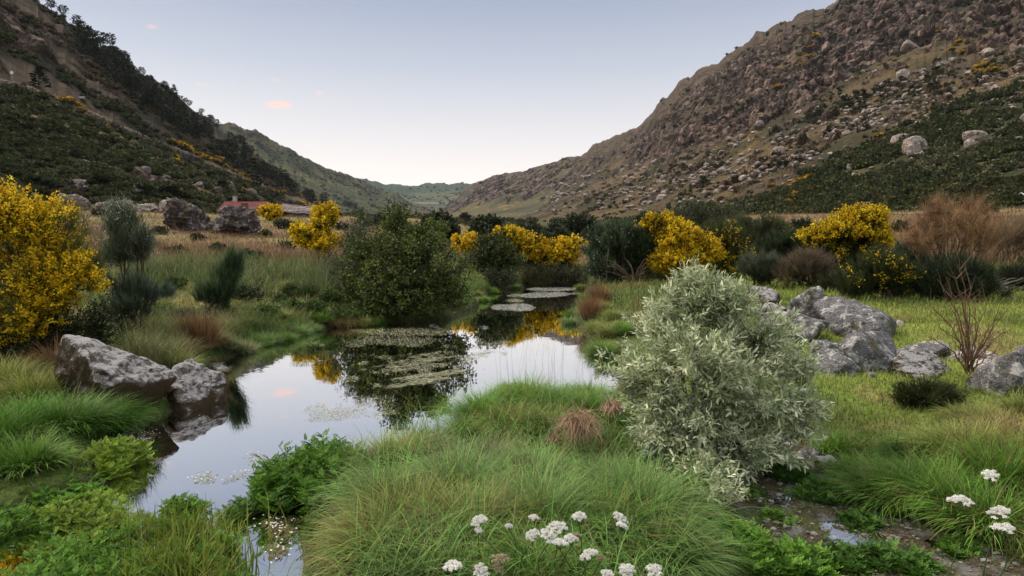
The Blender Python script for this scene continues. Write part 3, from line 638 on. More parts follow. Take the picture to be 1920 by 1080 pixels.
# ---------------------------------------------------------------- buildings
def quadbox(mb, c, s, col, rz=0, taper=1.0, rg=None):
    v = np.array([[x, y, z] for z in (0, 1) for y in (-.5, .5) for x in (-.5, .5)], float)
    v[4:, :2] *= taper; v = v*np.array(s); ca, sa = math.cos(rz), math.sin(rz)
    v = np.stack([v[:, 0]*ca-v[:, 1]*sa, v[:, 0]*sa+v[:, 1]*ca, v[:, 2]], 1)+np.array(c)
    mb.add(v, np.array([[0, 2, 3, 1], [4, 5, 7, 6], [0, 1, 5, 4], [2, 6, 7, 3], [0, 4, 6, 2], [1, 3, 7, 5]]), col)
def stone_wall(mb, x0, x1, y0, y1, z0, z1, rg, step=.38, c=arr(.20, .165, .14)):
    """rubble wall: a core box with individual proud stones on every face; top z1 may be a function of x"""
    zt = z1 if callable(z1) else (lambda x: z1)
    n = 8; xs = np.linspace(x0, x1, n+1)
    for a, b in zip(xs[:-1], xs[1:]):
        zz = min(zt(a), zt(b)) if not callable(z1) else (zt(a)+zt(b))/2
        quadbox(mb, ((a+b)/2, (y0+y1)/2, z0), (b-a-.004, y1-y0, zz-z0-.05), c*.4)
    sides = [('y', y0), ('y', y1), ('x', x0), ('x', x1)]
    for ax, val in sides:
        lo, hi = (x0, x1) if ax == 'y' else (y0, y1)
        z = z0
        while z < (z1 if not callable(z1) else max(zt(x0), zt(x1), zt((x0+x1)/2))):
            u = lo+rg.random()*.2; h = step*(.55+.4*rg.random())
            while u < hi-.1:
                w_ = min(step*(.7+1.0*rg.random()), hi-u)
                xc = u+w_/2 if ax == 'y' else val
                if z+h*.7 < zt(xc):
                    col = c*(.55+.9*rg.random())*(1+rg.normal(0, .05, 3)); t = .12+.1*rg.random()
                    if ax == 'y': quadbox(mb, (u+w_/2, val, z), (w_*.93, t*2, min(h, zt(xc)-z)*.93), col, rg.normal(0, .03))
                    else: quadbox(mb, (val, u+w_/2, z), (t*2, w_*.93, min(h, zt(xc)-z)*.93), col, rg.normal(0, .03))
                u += w_
            z += h
M_STONE = rock_mat('rubble_stone', base=(.24, .20, .175), pale=(.36, .32, .29), sc=.5, moss_amt=.1, bump=.5)
def col_mat(name, rough=.85, nscale=2.0, amt=.25): return leaf_mat(name, 0, rough, .2, nscale, amt)
M_WALL = col_mat('dry_stone', .95, 1.2, .35); M_TILE = col_mat('roof_tile', .8, 1.5, .25); M_WOODP = col_mat('weathered_wood', .85, 4, .3)
def house():
    rg = np.random.default_rng(5); D = 96; a = at(412, 415, D); b = at(490, 415, D); W = b[0]-a[0]; z = gz((a[0]+b[0])/2, D)-.3
    base = arr((a[0]+b[0])/2, D+2.5, z); root = thing('stone_house', base, 'small stone house with a red tiled roof behind the dark rocks', 'house')
    topz = at(450, 378, D+2.5)[2]-z; eave = at(450, 392, D)[2]-z; hw = W/2
    mb = MB(); stone_wall(mb, -hw, hw, -2.5, 2.5, 0, eave, rg)
    for s in (-1, 1):     # gable ends
        v = [[s*hw, -2.5, eave-.06], [s*hw, 2.5, eave-.06], [s*hw, 0, topz-.15], [s*(hw-.3), -2.5, eave-.06], [s*(hw-.3), 2.5, eave-.06], [s*(hw-.3), 0, topz-.15]]
        mb.add(v, [np.array([[0, 1, 2], [3, 5, 4]]), np.array([[0, 2, 5, 3], [1, 4, 5, 2]])], arr(.17, .14, .12))
    mb.build('wall', M_WALL, root)
    rf = MB(); nx, ny = 60, 14     # corrugated tile rows
    for s in (-1, 1):
        U, V = np.meshgrid(np.linspace(-hw-.3, hw+.3, nx*2), np.linspace(0, 1, ny*2))
        y = s*(-2.9)*V; zz = topz+(eave-.35-topz)*V+.05*np.sin(U*18)+.04*(np.floor(V*ny)/ny-V)*ny
        P = np.stack([U, y, zz], -1).reshape(-1, 3); i = np.arange(ny*2-1)[:, None]*nx*2; j = np.arange(nx*2-1)[None]
        f = np.stack([i+j, i+j+1, i+nx*2+j+1, i+nx*2+j], -1).reshape(-1, 4); cc = np.where(V.reshape(-1, 1) < .52, arr(.17, .045, .045), arr(.12, .085, .08))*(1+.2*fbm(P*1.5, 3, 5))[:, None]
        rf.add(P, f, cc); rf.add(P-arr(0, 0, .12), f[:, ::-1], arr(.1, .07, .06))
    r = rf.build('roof', M_TILE, root)
    ch = MB(); quadbox(ch, (-hw*.65, .5, topz-.5), (.5, .5, 1.3), arr(.45, .42, .4)); quadbox(ch, (-hw*.65, .5, topz+.8), (.64, .64, .12), arr(.3, .28, .27)); ch.build('chimney', M_WALL, r)
    dm = MB(); quadbox(dm, (hw*.25, -2.74, .05), (1.1, .1, 2.1), arr(.13, .08, .05)); dm.build('door', M_WOODP, root)
    # barn
    D = 92; a = at(540, 415, D); b = at(602, 415, D); W = b[0]-a[0]; z = gz((a[0]+b[0])/2, D)-.3; base = arr((a[0]+b[0])/2, D+2.5, z)
    root = thing('stone_barn', base, 'long low stone barn with a sagging dark slate roof right of the red-roofed house', 'barn')
    e = at(560, 396, D)[2]-z; tp = at(560, 384, D+2.5)[2]-z; hw = W/2; mb = MB(); stone_wall(mb, -hw, hw, -2.5, 2.5, 0, e, rg, .42, arr(.27, .22, .185)); mb.build('wall', M_WALL, root)
    rf = MB(); nx = 46; hl = hw+1.6
    for s in (-1, 1):
        U, V = np.meshgrid(np.linspace(-hl, hl, nx), np.linspace(0, 1, 16)); sag = -.25*np.cos(U/hl*1.5)+.12*noise(np.stack([U.ravel(), V.ravel()*3], 1), 4).reshape(U.shape)-.06*U
        P = np.stack([U, s*(-3.1)*V, tp+(e-.1-tp)*V+sag+.03*np.sin(U*9)+.05*(np.floor(V*8)/8-V)*8], -1).reshape(-1, 3)
        i = np.arange(15)[:, None]*nx; j = np.arange(nx-1)[None]; f = np.stack([i+j, i+j+1, i+nx+j+1, i+nx+j], -1).reshape(-1, 4)
        cc = lerp(arr(.10, .085, .09), arr(.24, .19, .18), sm(-.3, .4, fbm(P*arr(.3, 3, 1), 3, 8))[:, None]); rf.add(P, f, cc); rf.add(P-arr(0, 0, .14), f[:, ::-1], arr(.05, .045, .05))
    rf.build('roof', M_TILE, root)
    # lean-to shed
    a = at(486, 415, 95); b = at(528, 415, 95); W = b[0]-a[0]; z = gz((a[0]+b[0])/2, 95)-.2; root = thing('open_shed', ((a[0]+b[0])/2, 97, z), 'open shed with a pale curved metal roof between the house and the barn', 'shed')
    pm = MB()
    for x in (-W/2+.2, W/2-.2):
        for y in (-2, 2): pp = MB(); quadbox(pp, (x, y, 0), (.16, .16, 1.35), arr(.16, .12, .09)); pp.build('post', M_WOODP, root)
    quadbox(pm, (0, 2.15, 0), (W-.3, .12, 1.3), arr(.08, .065, .055)); pm.build('back_panel', M_WOODP, root)
    U, V = np.meshgrid(np.linspace(-W/2-.3, W/2+.3, 40), np.linspace(-2.5, 2.5, 8)); tz = 1.5+.55*(U/W+.5)+.1*np.cos(U*1.4)+.03*np.sin(U*14)
    P = np.stack([U, V, tz], -1).reshape(-1, 3); i = np.arange(7)[:, None]*40; j = np.arange(39)[None]; f = np.stack([i+j, i+j+1, i+40+j+1, i+40+j], -1).reshape(-1, 4)
    MB().add(P, f, arr(.42, .40, .40)).add(P-arr(0, 0, .05), f[:, ::-1], arr(.1, .09, .09)).build('roof', M_TILE, root)
    # house cut by the right edge
    D = 100; a = at(1940, 395, D); b = at(2010, 395, D); W = b[0]-a[0]; z = gz((a[0]+b[0])/2, D)-.3; root = thing('stone_house', ((a[0]+b[0])/2, D+2.5, z), 'stone house with a dark red roof cut by the right edge of the photo', 'house')
    e = at(1900, 377, D)[2]-z; tp = at(1900, 362, D+2.5)[2]-z; hw = W/2; mb = MB(); stone_wall(mb, -hw, hw, -2.5, 2.5, 0, e, rg); mb.build('wall', M_WALL, root)
    for s in (-1, 1): pass
    rf = MB()
    for s in (-1, 1):
        U, V = np.meshgrid(np.linspace(-hw-.2, hw+.2, 80), np.linspace(0, 1, 24)); P = np.stack([U, s*(-2.9)*V, tp+(e-.2-tp)*V+.05*np.sin(U*18)], -1).reshape(-1, 3)
        i = np.arange(23)[:, None]*80; j = np.arange(79)[None]; f = np.stack([i+j, i+j+1, i+80+j+1, i+80+j], -1).reshape(-1, 4); rf.add(P, f, arr(.16, .045, .045)); rf.add(P-arr(0, 0, .12), f[:, ::-1], arr(.1, .05, .05))
    rr = rf.build('roof', M_TILE, root)
    gb = MB(); v = [[-hw, -2.5, e-.06], [-hw, 2.5, e-.06], [-hw, 0, tp-.1]]; gb.add(v, np.array([[0, 1, 2]]), arr(.22, .18, .15)); gb.build('gable', M_WALL, root)
    fb = MB(); 
    for s in (-1, 1): tubes(fb, [[[-hw-.27, 0, tp+.05], [-hw-.27, s*2.95, e-.15]]], .09, 4, arr(.5, .55, .58))
    fb.build('verge_board', M_WOODP, rr)
house()

# ---------------------------------------------------------------- hillside shrubs, boulders, pines
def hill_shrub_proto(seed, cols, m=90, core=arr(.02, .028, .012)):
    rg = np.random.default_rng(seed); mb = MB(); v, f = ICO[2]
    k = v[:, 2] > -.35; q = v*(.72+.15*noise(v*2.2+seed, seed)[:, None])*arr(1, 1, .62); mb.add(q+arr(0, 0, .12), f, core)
    u = rdir(rg, m); u[:, 2] = np.abs(u[:, 2]); p = u*(.68+.3*rg.random((m, 1)))*(1+.25*noise(u*2.5+seed, seed+1)[:, None])*arr(1, 1, .68)
    hue = sm(-.4, .5, noise(u*2+5, seed))[:, None]*.6+.4*rg.random((m, 1))
    leaves(mb, p-u*.1+arr(0, 0, .1), nrm(u+rg.normal(0, .5, u.shape)), nrm(u+rg.normal(0, .6, u.shape)), .34, .26, lerp(arr(*cols[0]), arr(*cols[1]), hue)); return mb
def grid_weights(H, ns):
    px = H.px.reshape(-1, ns); py = H.py.reshape(-1, ns); ax = np.gradient(px, axis=1)*np.gradient(py, axis=0)
    return (np.abs(ax)*H.vis.reshape(-1, ns)).ravel()
W3 = grid_weights(H3, 900); W4 = grid_weights(H4, 620)
def sample(rg, H, Wt, n, mask): w_ = Wt*mask(H.px, H.py, H.P); w_ /= w_.sum(); k = rg.choice(len(w_), n, p=w_, replace=False); return H.P[k], H.px[k], H.py[k]
def proto_index(P, n):
    f = fbm(np.asarray(P)/34, 3, 808)*1.1+.5; return np.clip(((f+np.random.default_rng(5).normal(0, .16, len(P)))*n).astype(int), 0, n-1)
def scatter_merge(rg, protos, P, S, hue=.15):
    out = MB(); 
    ix = proto_index(P, len(protos))
    for i, pr in enumerate(protos):
        k = ix == i; Q = P[k]; s = S[k]; n = len(Q)
        if not n: continue
        a = rg.random(n)*6.28; ca, sa = np.cos(a)[:, None], np.sin(a)[:, None]
        v = np.concatenate(pr.v); c = np.concatenate(pr.c)
        x = v[None, :, 0]*ca-v[None, :, 1]*sa; y = v[None, :, 0]*sa+v[None, :, 1]*ca; z = np.broadcast_to(v[None, :, 2], x.shape)
        V = np.stack([x, y, z], -1)*s[:, None, None]+Q[:, None]
        Cc = c[None]*(1+hue*rg.normal(0, 1, (n, 1, 1)))*(1+.06*rg.normal(0, 1, (n, 1, 3)))
        off = (np.arange(n)*len(v))[:, None, None]
        out.add(V, [(g[None]+off).reshape(-1, g.shape[1]) for g in pr.f], np.clip(Cc, .004, .9).reshape(-1, 3))
    return out
RG = np.random.default_rng(99)
DK = [hill_shrub_proto(500+i, [(.022, .034, .012), (.095, .10, .036)]) for i in range(4)]+[hill_shrub_proto(510+i, [(.045, .055, .03), (.16, .15, .075)]) for i in range(2)]
BR = [hill_shrub_proto(520+i, [(.07, .05, .03), (.15, .11, .06)]) for i in range(2)]
YL = [hill_shrub_proto(530+i, [(.20, .13, .008), (.62, .36, .015)], 110, arr(.05, .05, .01)) for i in range(3)]
def mask_left(px, py, P):
    y = py-yline(px, LROAD); return (y > 6)*(py < 400)*(px > -480)*sm(-.35, .1, fbm(P/22, 3, 611)+.25*sm(330, 200, py))
def mask_leftup(px, py, P): y = py-yline(px, LROAD); return (y < -4)*(px > -350)*(py > -60)*sm(-.1, .3, fbm(P/30, 3, 612))
LOWR = [(1000,425),(1350,398),(1420,375),(1500,335),(1600,300),(1700,262),(1800,225),(1920,190),(2600,60)]
def mask_right(px, py, P): return sm(-30, 40, py-yline(px, LOWR)+60*fbm(P/30, 3, 613))*sm(-.35, .05, fbm(P/14, 3, 618))*(px < 2100)*(py < 420)*(px > 1250)
def mask_rightup(px, py, P): return (px < 2050)*(px > 1000)*sm(-.05, .3, fbm(P/30, 3, 614))*(py > yline(px, CLIFF)+5)*(py < yline(px, LOWR))
def put_many(protos, mat, P, S, name, part_mat, label, cat, group, nind, stuffname):
    """the nearest nind as things of their own, the rest as one mass"""
    o = np.argsort(P[:, 1]/S); P = P[o]; S = S[o]
    ms = [p.mesh(name, mat) for p in protos]; ix = proto_index(P, len(protos))
    for i in range(min(nind, len(P))):
        ob = bpy.data.objects.new(name, ms[ix[i]]); C.objects.link(ob); ob.location = P[i]; s = S[i]; ob.scale = (s*(.85+.4*RG.random()), s, s*(.8+.4*RG.random())); ob.rotation_euler.z = RG.random()*6.28
        tag(ob, label, cat, group)
    if len(P) > nind:
        tag(scatter_merge(RG, protos, P[nind:], S[nind:]).build(stuffname, mat), kind='stuff')
P_, x_, y_ = sample(RG, H4, W4, 2600, mask_left)
put_many(DK, M_FAR, P_, (.55+.9*RG.random(len(P_)))*np.clip(P_[:, 1]/110, .8, 2.2), 'hillside_shrub', None, 'low dark green shrub among many alike covering the left hillside', 'shrub', 'low dark shrubs on the left hillside', 150, 'hillside_shrubbery')
P_, x_, y_ = sample(RG, H4, W4, 1300, mask_leftup)
tag(scatter_merge(RG, BR+DK[:2], P_, (.5+.9*RG.random(len(P_)))*1.8).build('heath_shrubbery', M_FAR), kind='stuff')
P_, x_, y_ = sample(RG, H3, W3, 2300, mask_right)
put_many(DK, M_FAR, P_, (.7+1.1*RG.random(len(P_)))*np.clip(P_[:, 1]/110, .8, 2.4), 'hillside_shrub', None, 'low dark green shrub among many alike covering the lower right hillside', 'shrub', 'low dark shrubs on the right hillside', 150, 'hillside_shrubbery')
P_, x_, y_ = sample(RG, H3, W3, 1500, mask_rightup)
tag(scatter_merge(RG, BR+DK[:3], P_, (.4+.8*RG.random(len(P_)))*np.clip(P_[:, 1]/230, .7, 2.5)).build('heath_shrubbery', M_FAR), kind='stuff')
P_, x_, y_ = sample(RG, H3, W3, 900, lambda px, py, P: (px < 2050)*(px > 1040)*(py > -60)*(py < yline(px, CLIFF)+5)*sm(-.05, .25, fbm(P/24, 3, 619)))
tag(scatter_merge(RG, DK[:4]+BR, P_, (.35+.8*RG.random(len(P_)))*np.clip(P_[:, 1]/230, .7, 3)).build('crag_shrubbery', M_FAR), kind='stuff')
P_, x_, y_ = sample(RG, H1, grid_weights(H1, 460), 900, lambda px, py, P: sm(-.2, .2, fbm(P/60, 3, 615))*(py > 240)*(px < 860))
tag(scatter_merge(RG, DK, P_, (1.5+3*RG.random(len(P_)))).build('far_shrubbery', M_FAR), kind='stuff')
P_, x_, y_ = sample(RG, H0, grid_weights(H0, 420), 700, lambda px, py, P: sm(-.1, .3, fbm(P/160, 3, 616)))
tag(scatter_merge(RG, DK[:4], P_, (3+6*RG.random(len(P_)))).build('far_shrubbery', M_FAR), kind='stuff')
# small yellow brooms on the slopes: measured places
YB = [(125,185,18),(138,192,15),(150,203,14),(322,263,16),(335,268,18),(350,276,14),(322,292,14),(328,298,12),(368,286,11),(385,292,14),(400,298,13),(408,294,11),(418,308,10),(376,322,10),(458,325,12),(460,335,10),(480,345,11),
      (505,355,9),(450,352,10),(466,354,9),(530,358,8),(556,362,7),(562,378,12),(590,372,8),(575,384,8),(497,364,7),(158,249,8),(355,309,7),(438,318,8),
      (1525,65,13),(1520,85,13),(1516,105,12),(1505,118,10),(1460,160,10),(1430,215,8),(1412,240,8),(1845,120,16),(1860,128,14),(1835,132,14),(1800,75,9),(1810,95,12),(1785,90,8),(1762,55,6),
      (1510,335,20),(1525,328,16),(1490,345,18),(1470,352,15),(1500,362,20),(1480,378,22),(1455,372,14),(1515,355,15),(1538,320,13),(1495,390,16),(1470,392,16),(1650,252,10),(1445,345,10)]
YB.sort(); ycount = {}
ym = [p.mesh('yellow_broom', M_FAR) for p in YL]
for i, (x, y, r) in enumerate(YB):
    H = H4 if x < 700 else H3; p = find(H, x, y+r*.4); s = r/FPX*p[1]*.95
    side = 'left hillside' if x < 700 else ('upper right mountain' if y < 260 else 'dark lower right slope')
    ordi = ycount.get(side, 0); ycount[side] = ordi+1
    for k in range(1):
        ob = bpy.data.objects.new('yellow_broom', ym[(i+k) % 3]); C.objects.link(ob); ob.location = p+(RG.normal(0, .5, 3)*s*k)*arr(1, .5, .2); ob.scale = (s*(1.1-.3*k), s*(1-.3*k), s*(.75-.15*k)); ob.rotation_euler.z = RG.random()*6
        tag(ob, 'small yellow broom, '+ordn(ordi)+' of those on the '+side, 'broom bush', 'yellow brooms on the '+('left' if x < 700 else 'right')+' slope')
def valley_shrubs():
    rg = np.random.default_rng(77); y = np.exp(rg.uniform(math.log(62), math.log(750), 1500)); s = rg.uniform(-.75, .95, 1500); x = s*y
    k = fbm(np.stack([x/18, y/18], 1), 3, 78) > np.where(y > 150, -.1, .18); x, y = x[k], y[k]; P = np.stack([x, y, ground(x, y)], 1)
    put_many(DK+BR, M_FAR, P, (.5+1.0*rg.random(len(x)))*np.clip(y/120, .8, 3), 'valley_shrub', None, 'small dull shrub among many alike scattered over the valley floor behind the brooms', 'shrub', 'shrubs scattered over the valley floor', 120, 'valley_shrubbery')
valley_shrubs()
# boulders and scree
rocks = []
for i in range(8): v, f = rockv(700+i, 2, (1, .9, .7), 12, 12, .08); rocks.append(MB().add(v, f, arr(.32, .27, .24)))
SCL = [(1100,345),(1200,350),(1300,320),(1400,285),(1500,265),(1600,215),(1750,160),(1920,140)]
crg = []
for i in range(6):
    v, f = rockv(760+i, 1 if i % 2 else 2, (1, .8, 1.25), 60, 7, .02, .45); crg.append(MB().add(v, f, arr(1, 1, 1)))
P_, x_, y_ = sample(RG, H3, W3, 1900, lambda px, py, P: (py < yline(px, CLIFF)+14)*(px > 1090)*(px < 2050)*(py > -120)*sm(.25, .7, H3.rock)*sm(-.3, .3, fbm(P/22, 3, 631)))
S_ = (.4+1.2*RG.random(len(P_))**2.2)*np.clip(P_[:, 1]/FPX*6, .5, 6)
cm_ = scatter_merge(RG, crg, P_+np.stack([0*S_, .15*S_, 0*S_], 1), S_, .1); cm_.c = [np.clip(rockcol(v.astype(float), 640)*.95*(.8+.4*c[:, :1]), .01, .8) for v, c in zip(cm_.v, cm_.c)]
tag(cm_.build('crag_rubble', M_HILL), kind='stuff')
P_, x_, y_ = sample(RG, H3, W3, 2600, lambda px, py, P: (np.exp(-((py-yline(px, SCL)-22)/45)**2)+.12*(px > 1200))*(py > yline(px, CLIFF)-10)*(py < 400)*(px < 2000)*sm(-.3, .35, fbm(P/26, 3, 621)+.1))
S_ = (.25+1.1*RG.random(len(P_))**3)*np.clip(P_[:, 1]/FPX*6, .5, 6)*.78; P_ = P_+np.stack([0*S_, -.3*S_, .35*S_], 1)
put_many(rocks, M_BOULDER, P_, S_, 'scree_boulder', None, 'pale boulder lying among many alike on the scree of the right mountain', 'boulder', 'pale boulders on the scree', 170, 'scree_rubble')
BIGR = [(1710,276,23,16),(1680,264,18,9),(1820,257,22,9),(1817,272,16,9),(1690,142,14,9),(1762,250,8,6),(1620,212,9,5),(1455,284,15,7),(1690,250,8,4),(1900,265,12,6),(1850,100,14,8),(1812,138,9,5),(1655,204,8,5),(1582,250,9,5),(1608,352,8,5),(1590,315,8,6),(1600,330,10,5),(1718,367,8,5),(1795,300,12,6),(1915,225,14,9),
        (1350,320,10,6),(1392,335,10,6),(1345,360,8,5),(1180,388,9,4),(1240,370,10,5),(1300,345,9,5),(1420,232,9,5),(1552,262,9,4),(1730,290,10,5),(1770,120,9,5),(1640,140,10,6),(1700,88,17,10)]
BIGR = [BIGR[0]]+sorted(BIGR[1:])
for i, (x, y, rx, rz) in enumerate(BIGR):
    p = find(H3, x, y+rz*.7); Y = p[1]; v, f = rockv(800+i, 4, (rx/FPX*Y*.95, rx/FPX*Y*.8, rz/FPX*Y*1.25), 12, 12, .07); p[2] += rz/FPX*Y*.6; p[1] -= rx/FPX*Y*.5
    o = MB().add(v, f, arr(.3, .3, .3)).build('hillside_boulder', M_BOULDER, None, True, p)
    tag(o, 'largest pale rounded boulder standing among dark shrubs on the right hillside' if i == 0 else 'big pale boulder, '+ordn(i-1)+' of those standing out on the right mountainside', 'boulder', None if i == 0 else 'big boulders on the right mountainside')
for i, (x, y, rx, rz) in enumerate(sorted([(160,305,14,9),(190,310,16,9),(270,318,12,8),(305,330,14,8),(130,345,22,14),(430,352,14,14),(448,362,16,10),(470,362,14,9),(405,358,12,9),(370,345,14,7),(330,360,12,8),(155,185,8,6),(220,345,10,6),(255,352,12,6),(300,315,9,6),(150,352,14,8)])):
    p = find(H4, x, y+rz*.4); Y = p[1]; v, f = rockv(860+i, 4, (rx/FPX*Y, rx/FPX*Y*.8, rz/FPX*Y*1.2), 9, 10, .12)
    tag(MB().add(v, f, arr(.3, .3, .3)).build('rock_outcrop', M_ROCKDARK, None, True, p), 'dark jagged outcrop, '+ordn(i)+' of those in the left hillside shrubs', 'outcrop', 'outcrops on the left hillside')
# stone guard wall along the old track, in lengths
gw = []
for i, (x0, x1) in enumerate([(0,56),(88,140),(146,215),(222,300),(330,372),(430,500)]):
    mb = MB(); q0 = None
    base = find(H4, (x0+x1)/2, yline((x0+x1)/2, LROAD)); n = int((x1-x0)/1.6)
    for x in np.linspace(x0, x1, n):
        for k in range(2):
            p = find(H4, x, float(yline(x, LROAD))+1)-base; s = (1.5+.9*RG.random())/FPX*base[1]
            v, f = ICO[1]; mb.add(v*arr(s, s, s*.7)*(1+.2*RG.random())+p+arr(0, 0, s*.5+k*s*1.0)+RG.normal(0, .12, 3), f, arr(.25, .21, .19)*(.6+.7*RG.random()))
    tag(mb.build('stone_wall', M_WALL, None, False, base), f"rubble stone wall along the left hillside track, {['uppermost stretch by the round sign','second stretch below the dark pine','stretch above the orange brooms','long middle stretch','short stretch before the pines','lowest stretch near the valley'][i]}", 'wall')
def pine_mesh(seed, kind):
    rg = np.random.default_rng(seed); cm = MB(); tm = MB(); h = 1.0
    bend = rg.normal(0, .03, 2); t = np.linspace(0, 1, 7); P = np.stack([bend[0]*t*t, bend[1]*t*t, t*.96], 1)[None]
    tubes(tm, P, np.linspace(.022, .005, 7)[None], 5, arr(.09, .07, .06))
    lo = .12 if kind == 0 else .38; m = 300 if kind == 0 else 240
    z = lo+(1-lo)*rg.random(m)**1.1; layer = np.floor(z*9)/9; z = lerp(z, layer+.05, .6)
    if kind == 0: r = (.27*(1-z)+.02)*(.5+.6*rg.random(m))
    else: r = .24*np.sqrt(np.clip(1-((z-.68)/.36)**2, .02, 1))*(.4+.7*rg.random(m))
    a = rg.random(m)*6.28; r *= 1+.4*noise(np.stack([np.cos(a)*2, np.sin(a)*2, z*6], 1), seed)
    p = np.stack([np.cos(a)*r+bend[0]*z, np.sin(a)*r+bend[1]*z, z], 1); o = nrm(np.stack([np.cos(a), np.sin(a), .15+.3*rg.random(m)], 1)+rg.normal(0, .3, (m, 3)))
    leaves(cm, p-o*.04, o, rdir(rg, m)+arr(0, 0, 1), .11, .075, lerp(arr(.012, .020, .012), arr(.04, .052, .026), rg.random((m, 1))))
    b = p[rg.choice(m, 24)]; bb = np.stack([np.zeros(24)+bend[0]*b[:, 2], bend[1]*b[:, 2], b[:, 2]-.05], 1); tubes(tm, np.stack([bb, b], 1), .004, 3, arr(.08, .06, .05))
    return cm.mesh('crown', M_FAR), tm.mesh('trunk', M_WOOD)
PM = [pine_mesh(900+i, 0 if i < 2 else 1) for i in range(5)]
def pine(p, h, k, label, group=None, sx=1.0, name='pine_tree', cat='pine tree'):
    r = thing(name, p, label, cat, group); r.scale = (h*sx, h*sx, h); r.rotation_euler.z = RG.random()*6.28
    for nm, me in zip(('crown', 'trunk'), PM[k]): o = bpy.data.objects.new(nm, me); C.objects.link(o); o.parent = r
    return r
SK4 = [(0,-40),(30,-18),(75,5),(110,26),(150,60),(200,94),(250,124),(300,156),(345,188),(390,226),(430,256),(470,282),(520,325),(560,355),(610,380),(660,402)]
LOW4 = [(0,10),(60,20),(100,50),(150,90),(200,150),(250,190),(300,225),(350,262),(400,285),(430,312),(470,335),(520,352),(560,372),(610,398),(660,412)]
P_, x_, y_ = sample(RG, H4, W4, 190, lambda px, py, P: (px > 150)*(px < 610)*(py < yline(px, LOW4))*np.where((px > 270)|(py < yline(px, SK4)+30), 1., .45)*(py > yline(px, SK4)+6))
for p, x, y in zip(P_, x_, y_): pine(p-arr(0, 0, .5), 6.5+4*RG.random(), int(RG.choice([2, 3, 4, 0])), 'dark pine in the dense pine wood along the left ridge', 'pines of the wood on the left ridge', 1.1)
SKP = [68,100,123,146,155,172,190,207,30,48,232,283,350,362,380,215,20,395,335]
for i, (x, y, h) in enumerate([(68,8,16),(100,14,22),(123,30,20),(146,50,22),(155,62,22),(172,76,22),(190,86,26),(207,92,26),(30,-6,20),(48,2,16),(232,112,16),(283,140,7),(350,190,16),(362,198,20),(380,212,18),(308,158,11),(215,105,18),(20,0,20),(395,226,18),(335,176,9)]):
    nsk = sum(1 for q in SKP if q < x)
    p = find(H4, x, y); pine(p-arr(0, 0, .6), h/FPX*p[1]*(1.15 if x < 260 else .75), 2+i % 3 if i != 15 else 3, 'lone small pine silhouetted against the sky on the bare left ridge' if i == 15 else 'dark pine, '+ordn(nsk)+' of those silhouetted on the left skyline', None if i == 15 else 'pines on the left skyline', 1.3)
for i, (x, y, h, lb) in enumerate([(72,165,42,'dark round pine beside the stone wall on the left track'),(478,352,58,'tall dark pine standing by the lowest yellow brooms on the left slope'),(586,380,26,'slim dark conifer at the foot of the left slope above the barn')]):
    p = find(H4, x, y); pine(p-arr(0, 0, .5), h/FPX*p[1], (0, 0, 1)[i], lb, None, 1.7 if i == 0 else 1.1)
# bare slim trunks on the slope
tb = MB(); tubes(tb, [[[0, 0, -.03], [.01, 0, .4], [.0, 0, 1]]], np.array([[.012, .009, .004]]), 4, arr(.22, .19, .17)); bb = np.random.default_rng(3)
for k in range(7):
    z = .45+.5*bb.random(); a = bb.random()*6.28; tubes(tb, [[[0, 0, z], [.07*math.cos(a), .07*math.sin(a), z+.09]]], .003, 3, arr(.2, .17, .15))
tbm = tb.mesh('dead_tree', M_DRY)
for nd, (x, y, h) in enumerate(sorted([(2,130,26),(46,138,20),(113,166,14),(140,178,18),(145,178,18),(164,182,16),(176,182,22),(202,200,22),(226,210,20),(246,218,20),(264,228,20),(285,234,18),(318,252,14),(325,254,16),(333,256,16),(272,185,28),(282,190,24),(348,228,24),(310,205,20),(365,256,30),(372,246,20)])):
    p = find(H4, x, y); o = bpy.data.objects.new('dead_tree', tbm); C.objects.link(o); o.location = p; s = h/FPX*p[1]; o.scale = (s, s, s); o.rotation_euler = (bb.normal(0, .06), bb.normal(0, .1), bb.random()*6)
    tag(o, 'bare slender dead trunk, '+ordn(nd)+' of those on the left hillside', 'dead tree', 'bare trunks on the left hillside')
p = find(H4, 22, 150); rs = thing('road_sign', p, 'small round white road sign on a post beside the left hillside track', 'sign'); k = p[1]/FPX
m = MB(); tubes(m, [[[0, 0, 0], [0, 0, 15*k]]], .4*k, 6, arr(.4, .4, .4)); m.build('post', M_WOODP, rs)
m = MB(); an = np.linspace(0, 6.283, 17)[:-1]
for rr_, y_o, cc in ((3.2*k, -.02, arr(.75, .75, .73)),): 
    v = np.concatenate([[[0, -.12, 13*k]], np.stack([np.cos(an)*rr_, np.full(16, -.12), 13*k+np.sin(an)*rr_], 1), np.stack([np.cos(an)*rr_, np.full(16, .0)-.05, 13*k+np.sin(an)*rr_], 1)])
    f3 = np.array([[0, 1+i, 1+(i+1) % 16] for i in range(16)]); f4 = np.array([[1+i, 17+i, 17+(i+1) % 16, 1+(i+1) % 16] for i in range(16)]); m.add(v, [f3, f4], cc)
m.build('disc', M_WALL, rs)
